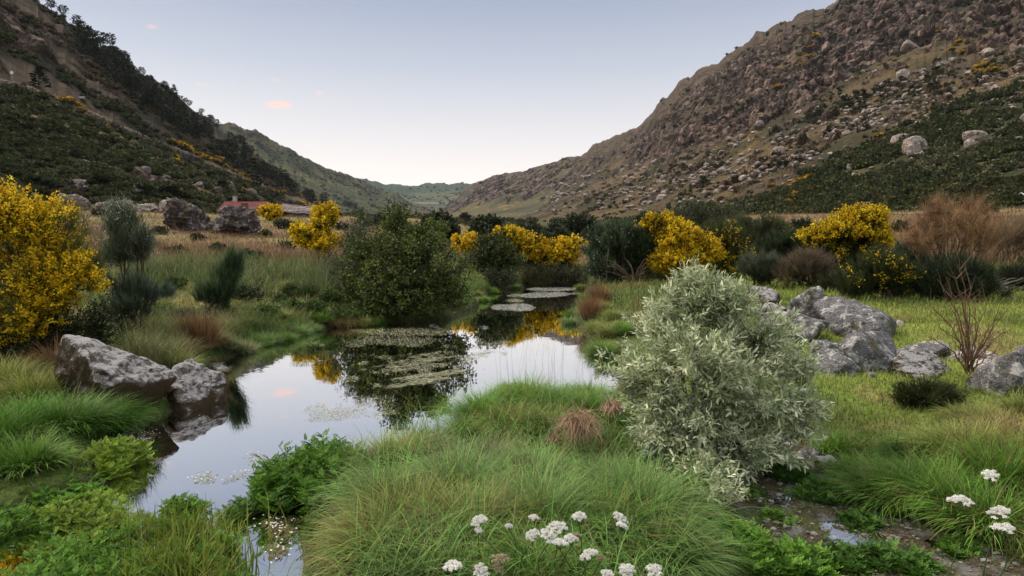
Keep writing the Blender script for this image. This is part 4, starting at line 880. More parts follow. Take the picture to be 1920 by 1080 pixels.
# ---------------------------------------------------------------- middle-distance shrubs and trees
YF = [(.62, .38, .008), (.95, .73, .04)]          # broom blossom
def yel(m=24, L=.045, frac=.8, tl=.22, **k): return ('leaf', 'blossom', M_FLOWER, {**dict(m=m, L=L, w=.8, c=YF, tl=tl, frac=frac, jit=.03), **k})
def grn(c=((.03, .048, .014), (.10, .13, .035)), m=14, tl=.35, W=.008, part='foliage', **k): return ('spray', part, M_LEAF, dict(m=m, tl=tl, W=W, c=c, **k))
def lf(c, m=18, L=.05, w=.5, tl=.25, mat=M_LEAF, part='foliage', **k): return ('leaf', part, mat, dict(m=m, L=L, w=w, c=c, tl=tl, **k))
bush('yellow_broom', 'largest yellow-flowering broom, cut by the left edge of the photo above the lichen boulder', 'broom bush', 70, 8.9,
     [(60,425,95,62),(20,395,70,45),(120,500,72,60,-.2),(60,560,80,60,-.3),(40,610,60,30,-.2),(-60,480,110,110,.4),(150,520,40,45,-.3)], 2500,
     [grn(m=10, tl=.24, W=.006), yel(34, .034, .80, .2, fb=.9, jit=.022)], r0=.03, nl=14, ntw=500, rt=.005, thr=-.08, freq=4.2, spread=.15, shell=1.8)
bush('dark_bush', 'dark leafy undergrowth below the largest yellow broom behind the lichen boulder', 'bush', 110, 9.3, [(120,620,110,45),(30,650,90,45,-.4),(175,600,40,60)], 700, [lf([(.012,.02,.008),(.05,.07,.02)], 16, .05, .5)], nl=8)
bush('green_bush', 'dark green bush filling the left edge of the photo below the blossom', 'bush', 20, 8.6, [(10,680,80,55),(-60,640,80,80)], 520, [lf([(.012,.02,.008),(.045,.065,.02)], 16, .05, .5)], nl=6)
bush('white_broom', 'slender grey-green broom with tiny white flowers and bare lower stems beside the big yellow broom', 'broom bush', 238, 11.5,
     [(238,440,44,50),(225,415,28,35),(262,465,26,32),(215,480,24,24)], 520, [grn([(.05,.07,.04),(.16,.20,.12)], 9, .30, .008, up=.5, sp=.6), lf([(.5,.52,.5),(.8,.8,.78)], 4, .02, .9, .34, M_FLOWER, 'blossom', frac=.5)], r0=.02, nl=10, spread=.06, rt=.004)
bush('green_broom', 'small blue-green broom in front of the white-flowered one', 'broom bush', 262, 10.8, [(250,560,40,40),(215,560,30,50)], 240, [grn([(.03,.045,.03),(.08,.11,.065)], 14, .3, .007, up=.6)], nl=6, r0=.015)
bush('green_broom', 'upright dark green broom leaning right on the grassy left bank', 'broom bush', 392, 13.6, [(432,510,22,30),(418,535,26,34),(400,560,34,30),(378,565,18,30),(440,488,14,18)], 460, [grn([(.022,.040,.018),(.11,.17,.07)], 13, .34, .010, up=.7, sp=.45)], nl=8, r0=.02)
bush('round_shrub', 'small round blue-green cushion shrub left of the upright dark broom', 'shrub', 303, 14.2, [(303,552,24,22)], 160, [grn([(.05,.075,.055),(.12,.16,.12)], 18, .2, .007)], nl=4, r0=.01, ntw=60)
bush('round_shrub', 'low bluish cushion shrub at the foot of the upright dark broom', 'shrub', 345, 13.0, [(345,596,22,16)], 120, [grn([(.03,.045,.03),(.09,.12,.08)], 16, .18, .007)], nl=4, r0=.01, ntw=60)
for px, py, rx, rz, lb in [(300,588,24,14,'bushy green fern patch left of the low bluish cushion on the left bank'),(420,590,22,12,'green fern below the upright dark broom'),(500,585,22,11,'light green herb patch between the dark low bush and the water'),(575,548,18,9,'small green herb tuft right of the bright green shrub'),(665,545,28,14,'green leafy bush at the left foot of the dark willow'),
        (480,530,18,9,'small grey-green bush at the front of the reeds'),(590,522,24,12,'dull green bush at the edge of the reeds left of the dark willow'),(330,530,20,12,'olive bush at the edge of the reeds behind the blue cushion'),(550,575,20,9,'lowest green fern in the middle of the left bank')]:
    bush('low_shrub', lb, 'shrub', px, 15, [(px,py,rx,rz)], int(rx*8), [lf([(.03,.06,.012),(.12,.19,.035)], 14, .05, .5, .12)], nl=4, r0=.008, ntw=40, rt=.003, seed=21)
for i, (px, py, rx, rz, D, lb) in enumerate([(462,555,28,16,15.0,'dark low bush on the left bank right of the upright broom'),(546,548,18,15,16.2,'small bright green shrub in the middle of the left bank'),(618,560,22,13,16.8,'low green shrub on the left bank nearest the dark willow'),
        (585,578,26,12,15.8,'spreading green fern clump near the waterline of the left bank'),(640,590,40,14,16.6,'broad leafy green clump at the waterline beside the dark willow'),(525,562,14,9,15.8,'tiny leafy tuft on the straw-coloured left bank')]):
    bush('low_shrub', lb, 'shrub', px, D, [(px,py,rx,rz)], int(rx*8), [lf([(.03,.055,.012),(.10,.15,.03)] if i else [(.015,.025,.01),(.05,.07,.022)], 14, .05, .5, .12)], nl=4, r0=.008, ntw=40, rt=.003)
# the dark willow on the left bank
bush('willow_tree', 'big dark green willow leaning over the pool from the left bank', 'willow tree', 755, 17.2,
     [(738,425,34,34,.3),(790,450,42,36,.2),(770,475,72,44),(790,500,88,62,-.4),(760,545,95,58,-.5),(700,500,55,55,.3),(825,545,58,45,-.8),(850,580,35,28,-1.0),(690,560,50,45,.2),(720,585,50,28,-.4),(800,585,60,25,-.9),(805,455,40,40,.2)], 4600,
     [lf([(.018,.030,.008),(.16,.205,.042)], 17, .085, .48, .34, jit=.035, fb=0)], r0=.045, nl=22, ntw=500, rt=.007, thr=-.14, spread=.35, freq=1.9, shell=2.0)
bush('grey_bush', 'grey-green thin bush at the left shoulder of the dark willow', 'bush', 655, 19, [(655,480,34,38),(640,520,34,30),(665,445,22,26)], 560, [lf([(.04,.055,.03),(.12,.14,.075)], 14, .07, .3, .34)], nl=9, r0=.02, thr=-.05)
bush('sapling', 'spindly pale green sapling between the yellow broom and the dark willow', 'sapling', 676, 27, [(676,408,18,22),(690,425,16,16),(665,425,14,18)], 150, [lf([(.05,.08,.035),(.12,.16,.07)], 9, .10, .4, .4)], nl=6, r0=.02)
bush('yellow_broom', 'tall yellow broom with a second lobe rising behind, left of the dark willow', 'broom bush', 600, 28, [(614,402,24,15,.4),(608,428,22,22),(575,445,26,16,-.2),(610,455,32,14,-.3),(560,432,12,8)], 900, [grn(m=8, tl=.5, W=.018), yel(20, .10, .86, .4)], nl=10, r0=.03, rt=.008, thr=-.25)
bush('yellow_broom', 'small round yellow broom in front of the barn roof', 'broom bush', 508, 76, [(508,399,17,9)], 220, [grn(m=6, tl=1.0, W=.06), yel(16, .26, .95, .9)], nl=5, r0=.06, rt=.02, thr=-.4)
CENT = [
 ('dead_broom', 'grey-brown half-leafless broom behind the dark bush left of the brightest yellow broom', 1215, 26, [(1205,495,34,34),(1225,520,40,24)], 380, [grn([(.08,.06,.04),(.20,.16,.10)], 10, .4, .012, 'twigs', up=.4)]),
 ('yellow_broom', 'small round yellow broom directly right of the dark willow', 872, 37, [(872,458,23,17)], 420, [grn(m=6, tl=.5, W=.03), yel(20, .12, .95, .5)]),
 ('willow_bush', 'mid green rounded willow bush between two yellow brooms at the head of the pool', 925, 34.5, [(922,472,36,32),(900,495,30,20),(950,490,26,22)], 800, [lf([(.03,.045,.013),(.10,.13,.035)], 14, .13, .5, .5)]),
 ('yellow_broom', 'wide yellow broom over green leaves at the centre of the valley', 978, 36, [(955,448,30,18),(990,462,32,22),(1010,480,20,14)], 900, [grn([(.03,.045,.013),(.10,.13,.035)], m=8, tl=.6, W=.03), yel(20, .13, .66, .5)]),
 ('yellow_broom', 'yellow broom with thin green top left of the dark branching bush', 1050, 35, [(1050,478,34,24),(1072,460,24,14),(1030,490,22,18)], 800, [grn([(.03,.045,.013),(.10,.12,.035)], m=8, tl=.5, W=.03), yel(18, .12, .6, .5)]),
 ('low_shrub', 'low dark olive shrub at the far end of the pool on its left side', 935, 31.5, [(925,520,50,17),(900,530,30,14)], 420, [lf([(.02,.03,.01),(.07,.08,.03)], 14, .1, .4, .3)]),
 ('low_shrub', 'low dark olive shrub at the far end of the pool on its right side', 1035, 31, [(1030,512,62,18),(1080,525,40,14)], 520, [lf([(.022,.03,.012),(.08,.085,.03)], 14, .1, .4, .3)]),
 ('dark_broom', 'dark green bush with white specks and bare forking stems at its foot', 1160, 24.5, [(1160,448,60,32),(1120,480,40,34),(1195,470,40,45),(1140,500,50,24),(1105,490,20,20)], 1700, [grn([(.016,.030,.014),(.09,.135,.06)], 12, .42, .02, up=.5, sp=.5), lf([(.4,.42,.4),(.75,.75,.72)], 3, .035, .9, .4, M_FLOWER, 'blossom', frac=.25, xb=-.6)]),
 ('yellow_broom', 'brightest orange-yellow broom behind the top of the silver willow', 1270, 24, [(1240,425,36,20),(1262,445,46,26,-.2),(1300,465,46,28,-.3),(1275,490,55,24,-.3),(1330,485,22,24),(1222,420,16,12)], 1900, [grn([(.02,.035,.012),(.07,.09,.03)], m=8, tl=.45, W=.014), yel(22, .085, .8, .35)]),
 ('green_broom', 'thin green broom with sparse yellow flowers right of the brightest yellow broom', 1360, 25, [(1350,440,36,26),(1375,470,34,34),(1350,500,40,26)], 900, [grn([(.03,.045,.018),(.10,.11,.04)], 14, .5, .014, up=.5), yel(7, .08, .3, .4)]),
 ('green_bush', 'olive-green wide bush standing on the skyline of shrubs behind the brightest broom', 1325, 42, [(1325,402,62,17),(1300,420,50,20)], 700, [lf([(.02,.032,.012),(.07,.085,.028)], 14, .14, .4, .6)]),
 ('green_broom', 'olive broom with feathery top between the two large yellow brooms', 1430, 31, [(1420,430,52,24),(1450,445,40,24),(1400,455,40,24)], 1000, [grn([(.03,.045,.02),(.11,.12,.05)], 14, .6, .018, up=.7), yel(5, .09, .12, .4)]),
 ('dark_broom', 'very dark green broom in the gap between the olive broom and the round yellow one', 1465, 27, [(1470,455,34,22),(1440,480,36,20)], 520, [grn([(.012,.022,.010),(.06,.085,.035)], 12, .42, .02, up=.5, sp=.5)]),
 ('heath_shrub', 'grey-green dome-shaped heath shrub behind the rock pile', 1425, 20.5, [(1425,503,42,28)], 620, [grn([(.045,.06,.035),(.12,.14,.09)], 16, .32, .011, up=.5)]),
 ('dead_broom', 'brown twiggy half-dead broom behind the tallest rock of the pile', 1515, 19.5, [(1515,500,52,28),(1480,515,36,20)], 620, [grn([(.075,.055,.035),(.20,.155,.10)], 16, .36, .008, 'twigs', up=.3)]),
 ('yellow_broom', 'round-topped yellow broom above dark foliage behind the rock pile', 1610, 22, [(1612,412,52,22,.3),(1640,410,34,18,.4),(1570,440,52,24,-.2),(1520,455,28,20,-.2),(1625,450,46,30),(1580,480,60,30)], 2300, [grn([(.014,.024,.008),(.06,.08,.02)], 12, .38, .013), yel(20, .07, .62, .3, topb=1.8)]),
 ('green_broom', 'dark broom with scattered yellow flowers right behind the domed boulder', 1645, 16.5, [(1645,505,48,34),(1610,530,40,30),(1690,530,36,34)], 1000, [grn([(.02,.032,.012),(.07,.085,.03)], 16, .36, .009, up=.9), yel(8, .05, .16, .3)]),
 ('dark_broom', 'nearly black green broom between the yellow-flecked broom and the brown feathery one', 1708, 18.5, [(1700,490,38,34),(1725,530,36,30)], 620, [grn([(.012,.022,.012),(.07,.09,.04)], 12, .34, .014, up=.5, sp=.5)]),
 ('dark_broom', 'dark green broom growing under the brown feathery one', 1800, 16.2, [(1790,515,64,34),(1840,540,50,30),(1750,540,40,28)], 1000, [grn([(.012,.022,.012),(.075,.10,.05)], 12, .32, .013, up=.5, sp=.5)]),
 ('dark_broom', 'low dark broom at the right edge above the fallen branches', 1900, 18, [(1900,525,50,26),(1950,520,50,34)], 620, [grn([(.012,.02,.010),(.05,.06,.03)], 16, .36, .010, up=.5)]),
 ('green_broom', 'small dark tuft-like broom behind the brown dead broom', 1570, 18.5, [(1575,535,48,24)], 360, [grn([(.018,.024,.012),(.06,.07,.03)], 14, .3, .009, up=.6)]),
]
for nm, lb, px, D, lobes, n, st in CENT:
    bush(nm, lb, nm.replace('_', ' ').replace('yellow broom', 'broom bush').replace('green broom', 'broom bush').replace('dark broom', 'broom bush').replace('dead broom', 'broom bush'), px, D, lobes, n, st, seed=3,
         r0=.035 if D < 28 else .05, nl=14, ntw=300, rt=.006 if D < 28 else .012, spread=.25, woodc=arr(.16, .115, .075) if 'forking' in lb else arr(.06, .045, .035), thr=-.2)
# bare forking stems at the foot of the dark bush
rgf = np.random.default_rng(17); fb_ = place(1190, 23.2); root = thing('bare_shrub', fb_, 'fan of bare tan forking stems at the foot of the dark bush by the pool', 'shrub'); mb = MB()
for k in range(26):
    a = rgf.random()*6.28; e = arr(math.cos(a)*.9-.2, math.sin(a)*.7, .35+.75*rgf.random())*(.5+.6*rgf.random()); m = e*.45+arr(0, 0, .25)+rgf.normal(0, .08, 3); t = np.linspace(0, 1, 8)[None, :, None]
    P = 2*t*(1-t)*m+t*t*e; P = P+arr(0, 0, -.05); tubes(mb, P, np.linspace(.035, .01, 8)[None]*(.6+.6*rgf.random()), 5, arr(.13, .095, .065)*(.6+.5*rgf.random()))
mb.build('stems', M_WOOD, root)
# brown feathery broom at the right
def feathery(px, D, lobes, n, label, seed, c=((.15, .09, .05), (.46, .27, .14)), woodc=arr(.10, .075, .06), nm='feathery_broom', m=13, tl=.5, W=.005, r0=.03, nl=26):
    return bush(nm, label, 'broom bush', px, D, lobes, n, [grn(c, m, tl, W, 'twigs', up=.55, sp=.5)], seed=seed, woodc=woodc, r0=r0, nl=nl, ntw=500, rt=.006, thr=-.25, spread=.2)
feathery(1785, 16.8, [(1785,412,62,38),(1745,435,40,36),(1828,438,40,38),(1788,465,66,36),(1752,392,22,20),(1826,390,26,20),(1715,445,22,26),(1870,440,26,24)], 520, 'large rusty brown feathery broom, tallest shrub at the right of the meadow', 5)
feathery(1880, 26, [(1890,445,46,20),(1940,435,44,28)], 320, 'pale brown wispy shrub behind the rusty broom near the right edge', 6, ((.11, .08, .05), (.26, .18, .11)), W=.01, tl=.7)
# bare reddish shrub by the pale stones
rgb_ = np.random.default_rng(8); base = place(1822, 7.9); root = thing('bare_shrub', base, 'nearly leafless shrub of thin reddish stems in front of the pale stones', 'shrub'); mb = MB()
tips = [(1768,440),(1800,470),(1822,515),(1775,500),(1850,560),(1905,600),(1745,560),(1760,600),(1880,570),(1890,640),(1740,620),(1830,560),(1865,610),(1800,560),(1780,620),(1850,640),(1770,530),(1895,560),(1812,600)]
for x, y in tips:
    e = at(x, y, 7.9+rgb_.normal(0, .25))-base; e[2] *= .93; m = e*.5+arr(-.3*e[0], 0, .12*e[2])+rgb_.normal(0, .04, 3); t = np.linspace(0, 1, 12)[:, None]
    P = (2*t*(1-t)*m+t*t*e+arr(0, 0, -.03)); P[1:-1] += rgb_.normal(0, .008, (10, 3)); tubes(mb, P[None], np.linspace(.012, .003, 12)[None], 5, arr(.15, .085, .06))
    for k in range(9):
        i = rgb_.integers(4, 12); d = nrm(rgb_.normal(0, .6, 3)+nrm(P[i]-P[i-1])+arr(0, 0, .2)); l = .12+.22*rgb_.random(); q = np.stack([P[i], P[i]+d*l*.5, P[i]+d*l+arr(0, 0, .05*l)]); tubes(mb, q[None], np.array([[.004, .003, .0015]]), 3, arr(.19, .12, .09))
mb.build('stems', M_WOOD, root)
bush('dark_bush', 'low dark green bush on the lawn left of the bare reddish shrub', 'bush', 1738, 7.0, [(1735,738,46,20),(1775,748,34,18),(1700,744,24,12)], 300, [grn([(.02,.03,.01),(.07,.085,.02)], 14, .16, .005), lf([(.02,.03,.01),(.07,.09,.02)], 8, .03, .4, .12, part='leaves')], nl=6, r0=.008, rt=.003)
# fallen dead branches at the right
mb = MB(); base = place(1885, 17.5); root = thing('fallen_branch', base, 'tangle of grey fallen branches lying under the dark shrubs at the right edge', 'branch')
for k in range(14):
    a = rgb_.normal(0, .25)+(0 if k % 2 else 3.14); L_ = .5+1.0*rgb_.random(); t = np.linspace(0, 1, 8)[:, None]; d = arr(math.cos(a), math.sin(a)*.5, .08+.25*rgb_.random())
    P = arr(rgb_.normal(0, .5), rgb_.normal(0, .2), .1)+d*t*L_+np.cumsum(rgb_.normal(0, .02, (8, 3)), 0); tubes(mb, P[None], np.linspace(.05, .012, 8)[None]*(.5+.7*rgb_.random()), 5, arr(.13, .115, .10))
mb.build('limbs', M_WOOD, root)
# far trees at the valley floor
FT = [(825,427,24,18,170,'round dark broadleaf tree far off right of the small conifer'),(838,436,16,14,160,'dark squat tree in front of the far round one'),(806,420,12,14,175,'dark tree left of the far round one, beside the conifer'),(915,420,22,11,200,'dark flat-topped tree above the centre yellow brooms'),
      (900,430,16,9,190,'small bluish tree left of the flat-topped one'),(952,428,28,10,150,'low wide olive tree above the wide yellow broom'),(995,434,26,10,130,'dull green tree between the olive tree and the dark pair'),(1040,430,18,11,110,'dark bushy tree, smaller of the dark pair above the centre'),(1088,420,28,19,95,'dark bushy tree, larger of the dark pair above the centre'),(1112,440,20,15,80,'green rounded bush below the larger dark tree'),(1050,444,24,13,90,'grey-green bush in front of the dark pair'),
      (872,404,10,5,320,'tiny far tree on the valley floor at the centre'),(1220,410,24,8,110,'dark bush above the brightest broom'),(715,412,16,8,150,'pale bush far behind the dark willow'),(1460,425,20,9,60,'dull green bush above the dark gap of brooms')]
for px, py, rx, rz, D, lb in FT:
    b = place(px, D); top = at(px, py-rz, D)[2]
    lob = [(px, py, rx, rz), (px-rx*.4, py+rz*.5, rx*.7, rz*.8), (px+rx*.4, py+rz*.5, rx*.7, rz*.8)]
    sz = rx/FPX*D
    bush('broadleaf_tree' if rz > 9 else 'far_bush', lb, 'tree' if rz > 9 else 'bush', px, D, lob, 420, [lf([(.012,.022,.010),(.055,.07,.026)], 12, sz*.13, .6, sz*.25)], nl=8, r0=sz*.03, ntw=40, rt=sz*.008, thr=-.3, seed=9)
p = place(782, 180); pine(p, at(782, 394, 180)[2]-p[2], 1, 'small dark conifer rising behind the right shoulder of the dark willow', None, 1.0)
# ---------------------------------------------------------------- silver willow (right foreground)
bush('silver_willow', 'bushy silver-green willow, biggest plant of the foreground, leaning over the creek', 'willow bush', 1310, 5.35,
     [(1340,565,56,42,.1),(1435,625,46,40,.1),(1345,935,44,26,-1.05),(1285,590,62,60,.1),(1290,535,22,26,.1),(1375,590,58,46,.15),(1215,630,44,44,.1),(1170,600,16,18,0),(1310,690,95,70,-.25),(1420,660,64,58,.1),(1495,690,42,34,0),(1215,730,60,60,-.1),(1165,700,26,40,0),
      (1400,750,85,62,-.2),(1485,770,46,44,-.1),(1290,800,80,54,-.35),(1225,830,34,34,-.3),(1390,840,72,56,-.3),(1460,840,44,36,-.2),(1345,895,52,34,-.75),(1395,930,34,26,-1.0),(1290,885,44,30,-.7),(1240,870,36,26,-.6),(1180,655,40,40,.05),(1525,720,22,22,0)], 2300,
     [lf([(.26,.32,.16),(.76,.80,.56)], 17, .062, .23, .22, M_SILVER, 'foliage', lance=True, jit=.010, fwd=1.0)], r0=.028, nl=22, ntw=900, rt=.0035, thr=-.02, spread=.10, freq=5.5, woodc=arr(.10, .075, .055), shell=1.9)
# sprigs that stand out of its outline
rgs = np.random.default_rng(44); sprig = [(1262,508),(1290,520),(1325,528),(1345,520),(1370,540),(1238,545),(1168,588),(1212,570),(1400,560),(1160,640),(1140,672),(1545,690),(1530,672),(1522,700),(1500,660),(1150,745),(1190,870),(1205,845),(1380,960),(1395,945),(1345,950),(1300,930),(1535,735),(1520,770)]
sprig += [(1325+math.cos(t_)*(205+25*rgs.random())*(1 if math.cos(t_) > 0 else .9), 735+math.sin(t_)*(205+20*rgs.random())) for t_ in rgs.random(8)*6.28]+[(rgs.uniform(1190, 1470), rgs.uniform(600, 880)) for _ in range(40)]
root = [o for o in C.objects if o.name == 'silver_willow'][0]; wb_ = arr(*root.location); sb = MB(); lb_ = MB()
for x, y in sprig:
    e = at(x, y, 5.3+rgs.normal(0, .12)-(.5 if 1180 < x < 1480 and 590 < y < 890 else 0))-wb_; cdir = nrm(e-(at(1320, 730, 5.35)-wb_)); s = e-cdir*.34; t = np.linspace(0, 1, 6)[:, None]; P = s+(e-s)*t+rgs.normal(0, .006, (6, 3)); tubes(sb, P[None], np.linspace(.004, .0015, 6)[None], 4, arr(.12, .12, .06))
    n = 60; tt = .1+.9*rgs.random(n); pos = s+(e-s)*tt[:, None]; dd = nrm(cdir*.9+rdir(rgs, n)); leaves(lb_, pos, dd, rdir(rgs, n)+arr(0, 0, .7), .05*(.6+.6*rgs.random(n)), .012, lerp(arr(.26,.30,.16), arr(.68,.72,.52), rgs.random((n, 1))), True)
sb.build('sprig_stems', M_WOOD, root)['kind'] = 'stuff'; lb_.build('young_leaves', M_SILVER, root)
# dry flood debris hanging in its left side
def debris(px, py, D, s, label, n=900):
    rg = np.random.default_rng(int(px)); c = at(px, py, D); root = thing('dry_debris', c, label, 'dry grass'); mb = MB()
    r = rg.normal(0, s*.32, (n, 3))*arr(.9, .9, .5)+arr(0, 0, s*.4); az = rg.random(n)*6.28
    blades(mb, r, az, s*(.6+.8*rg.random(n)), .004, 2.2+rg.normal(0, .35, n), rg.normal(.3, .3, n), 3, lerp(arr(.20,.12,.07), arr(.50,.36,.24), rg.random((n, 1)))); mb.build('straw', M_DRY, root)
    mb = MB()
    for k in range(7):
        d = nrm(rg.normal(0, 1, 3)+arr(-.4, 0, .9)); t = np.linspace(-.3, 1, 7)[:, None]; P = d*t*s*1.7+np.cumsum(rg.normal(0, s*.06, (7, 3)), 0); tubes(mb, P[None], np.linspace(.006, .002, 7)[None], 4, arr(.24, .19, .16))
    mb.build('twigs', M_WOOD, root)
debris(1088, 800, 4.95, .19, 'bundle of dry pinkish-brown flood straw caught on bare twigs left of the silver willow')
debris(1040, 825, 5.0, .06, 'small scrap of dry straw left of the larger straw bundle', 220)
debris(1148, 765, 4.95, .10, 'dead brown leaves hanging on the left side of the silver willow', 350)

# ---------------------------------------------------------------- grass tussocks
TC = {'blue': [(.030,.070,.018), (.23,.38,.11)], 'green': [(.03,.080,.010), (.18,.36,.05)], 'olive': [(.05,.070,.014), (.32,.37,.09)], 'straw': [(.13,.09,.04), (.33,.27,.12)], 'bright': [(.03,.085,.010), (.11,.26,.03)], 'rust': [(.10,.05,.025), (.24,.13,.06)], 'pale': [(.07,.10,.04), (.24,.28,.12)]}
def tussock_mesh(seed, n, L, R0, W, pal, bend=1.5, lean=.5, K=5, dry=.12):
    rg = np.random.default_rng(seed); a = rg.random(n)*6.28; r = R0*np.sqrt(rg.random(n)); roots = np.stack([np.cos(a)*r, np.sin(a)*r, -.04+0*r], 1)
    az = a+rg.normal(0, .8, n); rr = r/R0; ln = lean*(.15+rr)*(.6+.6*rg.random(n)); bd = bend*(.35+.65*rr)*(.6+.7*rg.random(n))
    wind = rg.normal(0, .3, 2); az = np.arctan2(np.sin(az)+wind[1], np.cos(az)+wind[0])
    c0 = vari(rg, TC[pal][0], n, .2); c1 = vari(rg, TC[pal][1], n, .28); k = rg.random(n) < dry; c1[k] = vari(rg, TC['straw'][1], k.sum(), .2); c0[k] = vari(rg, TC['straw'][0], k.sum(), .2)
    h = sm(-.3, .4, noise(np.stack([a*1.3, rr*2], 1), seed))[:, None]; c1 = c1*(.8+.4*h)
    st = rg.random(n) < .14; az[st] = rg.random(st.sum())*6.28; ln[st] = np.abs(rg.normal(.2, .25, st.sum())); bd[st] *= .5; lv = .35+.8*rg.random(n)+.25*noise(np.stack([a*2, rr*3], 1), seed+2)
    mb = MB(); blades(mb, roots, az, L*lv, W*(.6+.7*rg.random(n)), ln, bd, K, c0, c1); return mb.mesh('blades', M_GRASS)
TM = {}
def tus(px, D, pal, L, R0, label, group=None, n=3500, W=.004, seed=0, s=1.0, bend=1.5, lean=.5, dry=.12, z=None, name='grass_tussock', sz=1.0):
    k = (pal, L, R0, n, W, seed, bend, lean, dry)
    if k not in TM: TM[k] = tussock_mesh(seed*13+int(L*100)+int(n), n, L, R0, W, pal, bend, lean, 6 if D < 8 else 4, dry)
    p = place(px, D); p[2] = max(p[2], -.02) if z is None else z
    r = bpy.data.objects.new(name, TM[k]); C.objects.link(r); r.location = p; r.rotation_euler.z = RG.random()*6.28; r.scale = (s, s, s*sz); return tag(r, label, 'grass tussock', group)
# centre foreground mass
for (px, D, pal, L, R0, n, sd, lb) in [
    (768,3.75,'olive',.62,.20,5200,1,'yellow-green tussock drooping left over the channel in the foreground'),(725,4.15,'blue',.58,.20,4600,2,'blue-green tussock behind the drooping yellow-green one'),(880,3.65,'olive',.60,.20,5200,3,'olive tussock behind the leftmost white umbels'),
    (1010,3.85,'blue',.66,.22,6000,4,'full blue-green tussock behind the cluster of white umbels'),(1130,3.75,'green',.62,.20,5200,5,'deep green tussock among the white umbels right of the centre'),(1200,4.05,'blue',.68,.22,6000,6,'blue-green tussock bending right towards the creek'),
    (860,4.25,'blue',.60,.22,5200,7,'pale blue-green tussock in the middle of the island'),(1010,4.5,'blue',.58,.22,5200,8,'silvery-green tussock at the back of the island below the straw bundle'),(905,4.8,'pale',.52,.2,4200,9,'light green tussock touching the water at the back of the island'),
    (735,4.95,'olive',.58,.16,3800,10,'upright olive-straw tussock at the waterline left of the open water'),(660,4.9,'straw',.42,.14,2200,11,'straw-coloured tussock beside the leafy water plants'),(790,5.2,'pale',.46,.14,2600,12,'small pale tussock at the tip of the island'),
    (700,3.5,'olive',.55,.16,3600,13,'yellow-green tussock at the bottom edge beside the running channel'),(1130,4.45,'blue',.54,.2,4200,14,'tussock in the shade of the silver willow'),(1000,3.2,'green',.5,.2,3600,15,'tussock at the very bottom edge under the white umbels'),(1250,3.6,'blue',.55,.2,4200,16,'low right-hand tussock at the bottom edge by the creek'),(800,3.25,'blue',.5,.2,3600,17,'tussock at the bottom edge below the leftmost umbels')]:
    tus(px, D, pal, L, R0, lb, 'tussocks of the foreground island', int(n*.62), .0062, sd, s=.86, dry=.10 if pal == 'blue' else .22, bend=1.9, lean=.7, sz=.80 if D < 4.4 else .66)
for (px, D, pal, L, R0, n, sd, lb) in [(905,6.3,'green',.62,.20,4200,21,'dark green tussock at the left tip of the grassy spit behind the straw bundle'),(985,6.7,'green',.64,.24,4800,22,'tallest green tussock on the grassy spit'),(1060,6.3,'green',.56,.22,3800,23,'green tussock on the spit above the straw bundle'),
    (960,5.9,'olive',.50,.2,3600,24,'yellowing tussock at the front of the grassy spit'),(1035,5.8,'olive',.48,.2,3600,25,'olive tussock at the front of the spit beside the straw bundle'),(1120,6.2,'green',.5,.2,3200,26,'tussock half hidden by the left side of the silver willow'),(1100,7.2,'green',.45,.2,2600,27,'tussock at the back of the spit near the silver willow'),(875,5.75,'green',.4,.12,1800,28,'small tussock hanging over the water at the spit corner')]:
    tus(px, D, pal, L, R0, lb, 'tussocks of the grassy spit', int(n*.7), .0065, sd, s=.9, bend=1.6, lean=.6, sz=.68)
for (px, D, pal, L, R0, n, sd, lb) in [(30,5.6,'bright',.52,.2,4200,31,'bright green tussock at the left edge of the photo'),(105,5.9,'bright',.55,.22,4600,32,'bright green tussock second from the left edge'),(185,6.35,'bright',.50,.20,4200,33,'bright green tussock sweeping right beneath the lichen boulder'),(-40,5.2,'bright',.5,.2,3600,34,'bright green tussock cut by the left edge'),(60,6.7,'olive',.55,.2,3600,35,'olive tussock behind the bright green ones'),(150,7.1,'straw',.5,.18,2600,36,'brownish tussock against the base of the lichen boulder'),(0,7.2,'olive',.55,.2,3200,37,'dull tussock at the left edge behind the bright ones'),(100,7.9,'rust',.6,.16,2200,38,'rusty wiry grass under the left end of the lichen boulder'),(30,4.9,'green',.4,.16,2600,39,'short green tussock at the left edge near the cress')]:
    tus(px, D, pal, L, R0, lb, 'tussocks below the lichen boulder', int(n*.7), .0066, sd, bend=1.5, lean=.6, dry=.06, sz=.85)
for (px, D, pal, L, R0, n, sd, lb) in [(1690,4.6,'green',.38,.2,4200,41,'dark green tussock spilling over the creek edge'),(1770,4.45,'green',.44,.2,4200,42,'green tussock at the creek edge behind the right-hand umbels'),(1830,5.0,'olive',.44,.22,4600,43,'rounded yellow-green tussock with a straw skirt near the right edge'),(1895,4.5,'green',.46,.2,4200,44,'tall green tussock by the right edge umbels'),(1900,5.2,'straw',.40,.2,3000,45,'straw-based tussock cut by the right edge'),
    (1640,5.0,'green',.30,.2,3600,46,'tussock bending towards the creek stones'),(1740,5.1,'bright',.30,.2,3600,47,'light green tussock on the slope below the lawn'),(1590,5.6,'green',.24,.2,2600,48,'short tussock hanging over the upper creek'),(1850,4.1,'green',.4,.2,3600,49,'green tussock at the bottom right corner'),(1960,4.7,'olive',.44,.2,3600,50,'tussock outside the umbels at the right edge'),(1530,6.1,'olive',.18,.14,1600,51,'low grass clump above the creek stones'),(1950,6.0,'olive',.4,.22,3000,52,'yellowish tussock high at the right edge'),(1850,5.9,'olive',.28,.22,3000,53,'olive tussock behind the rounded yellow-green one')]:
    tus(px, D, pal, L, R0, lb, 'tussocks along the creek', int(n*.7), .0064, sd, bend=1.6, lean=.65, dry=.14, sz=.85)
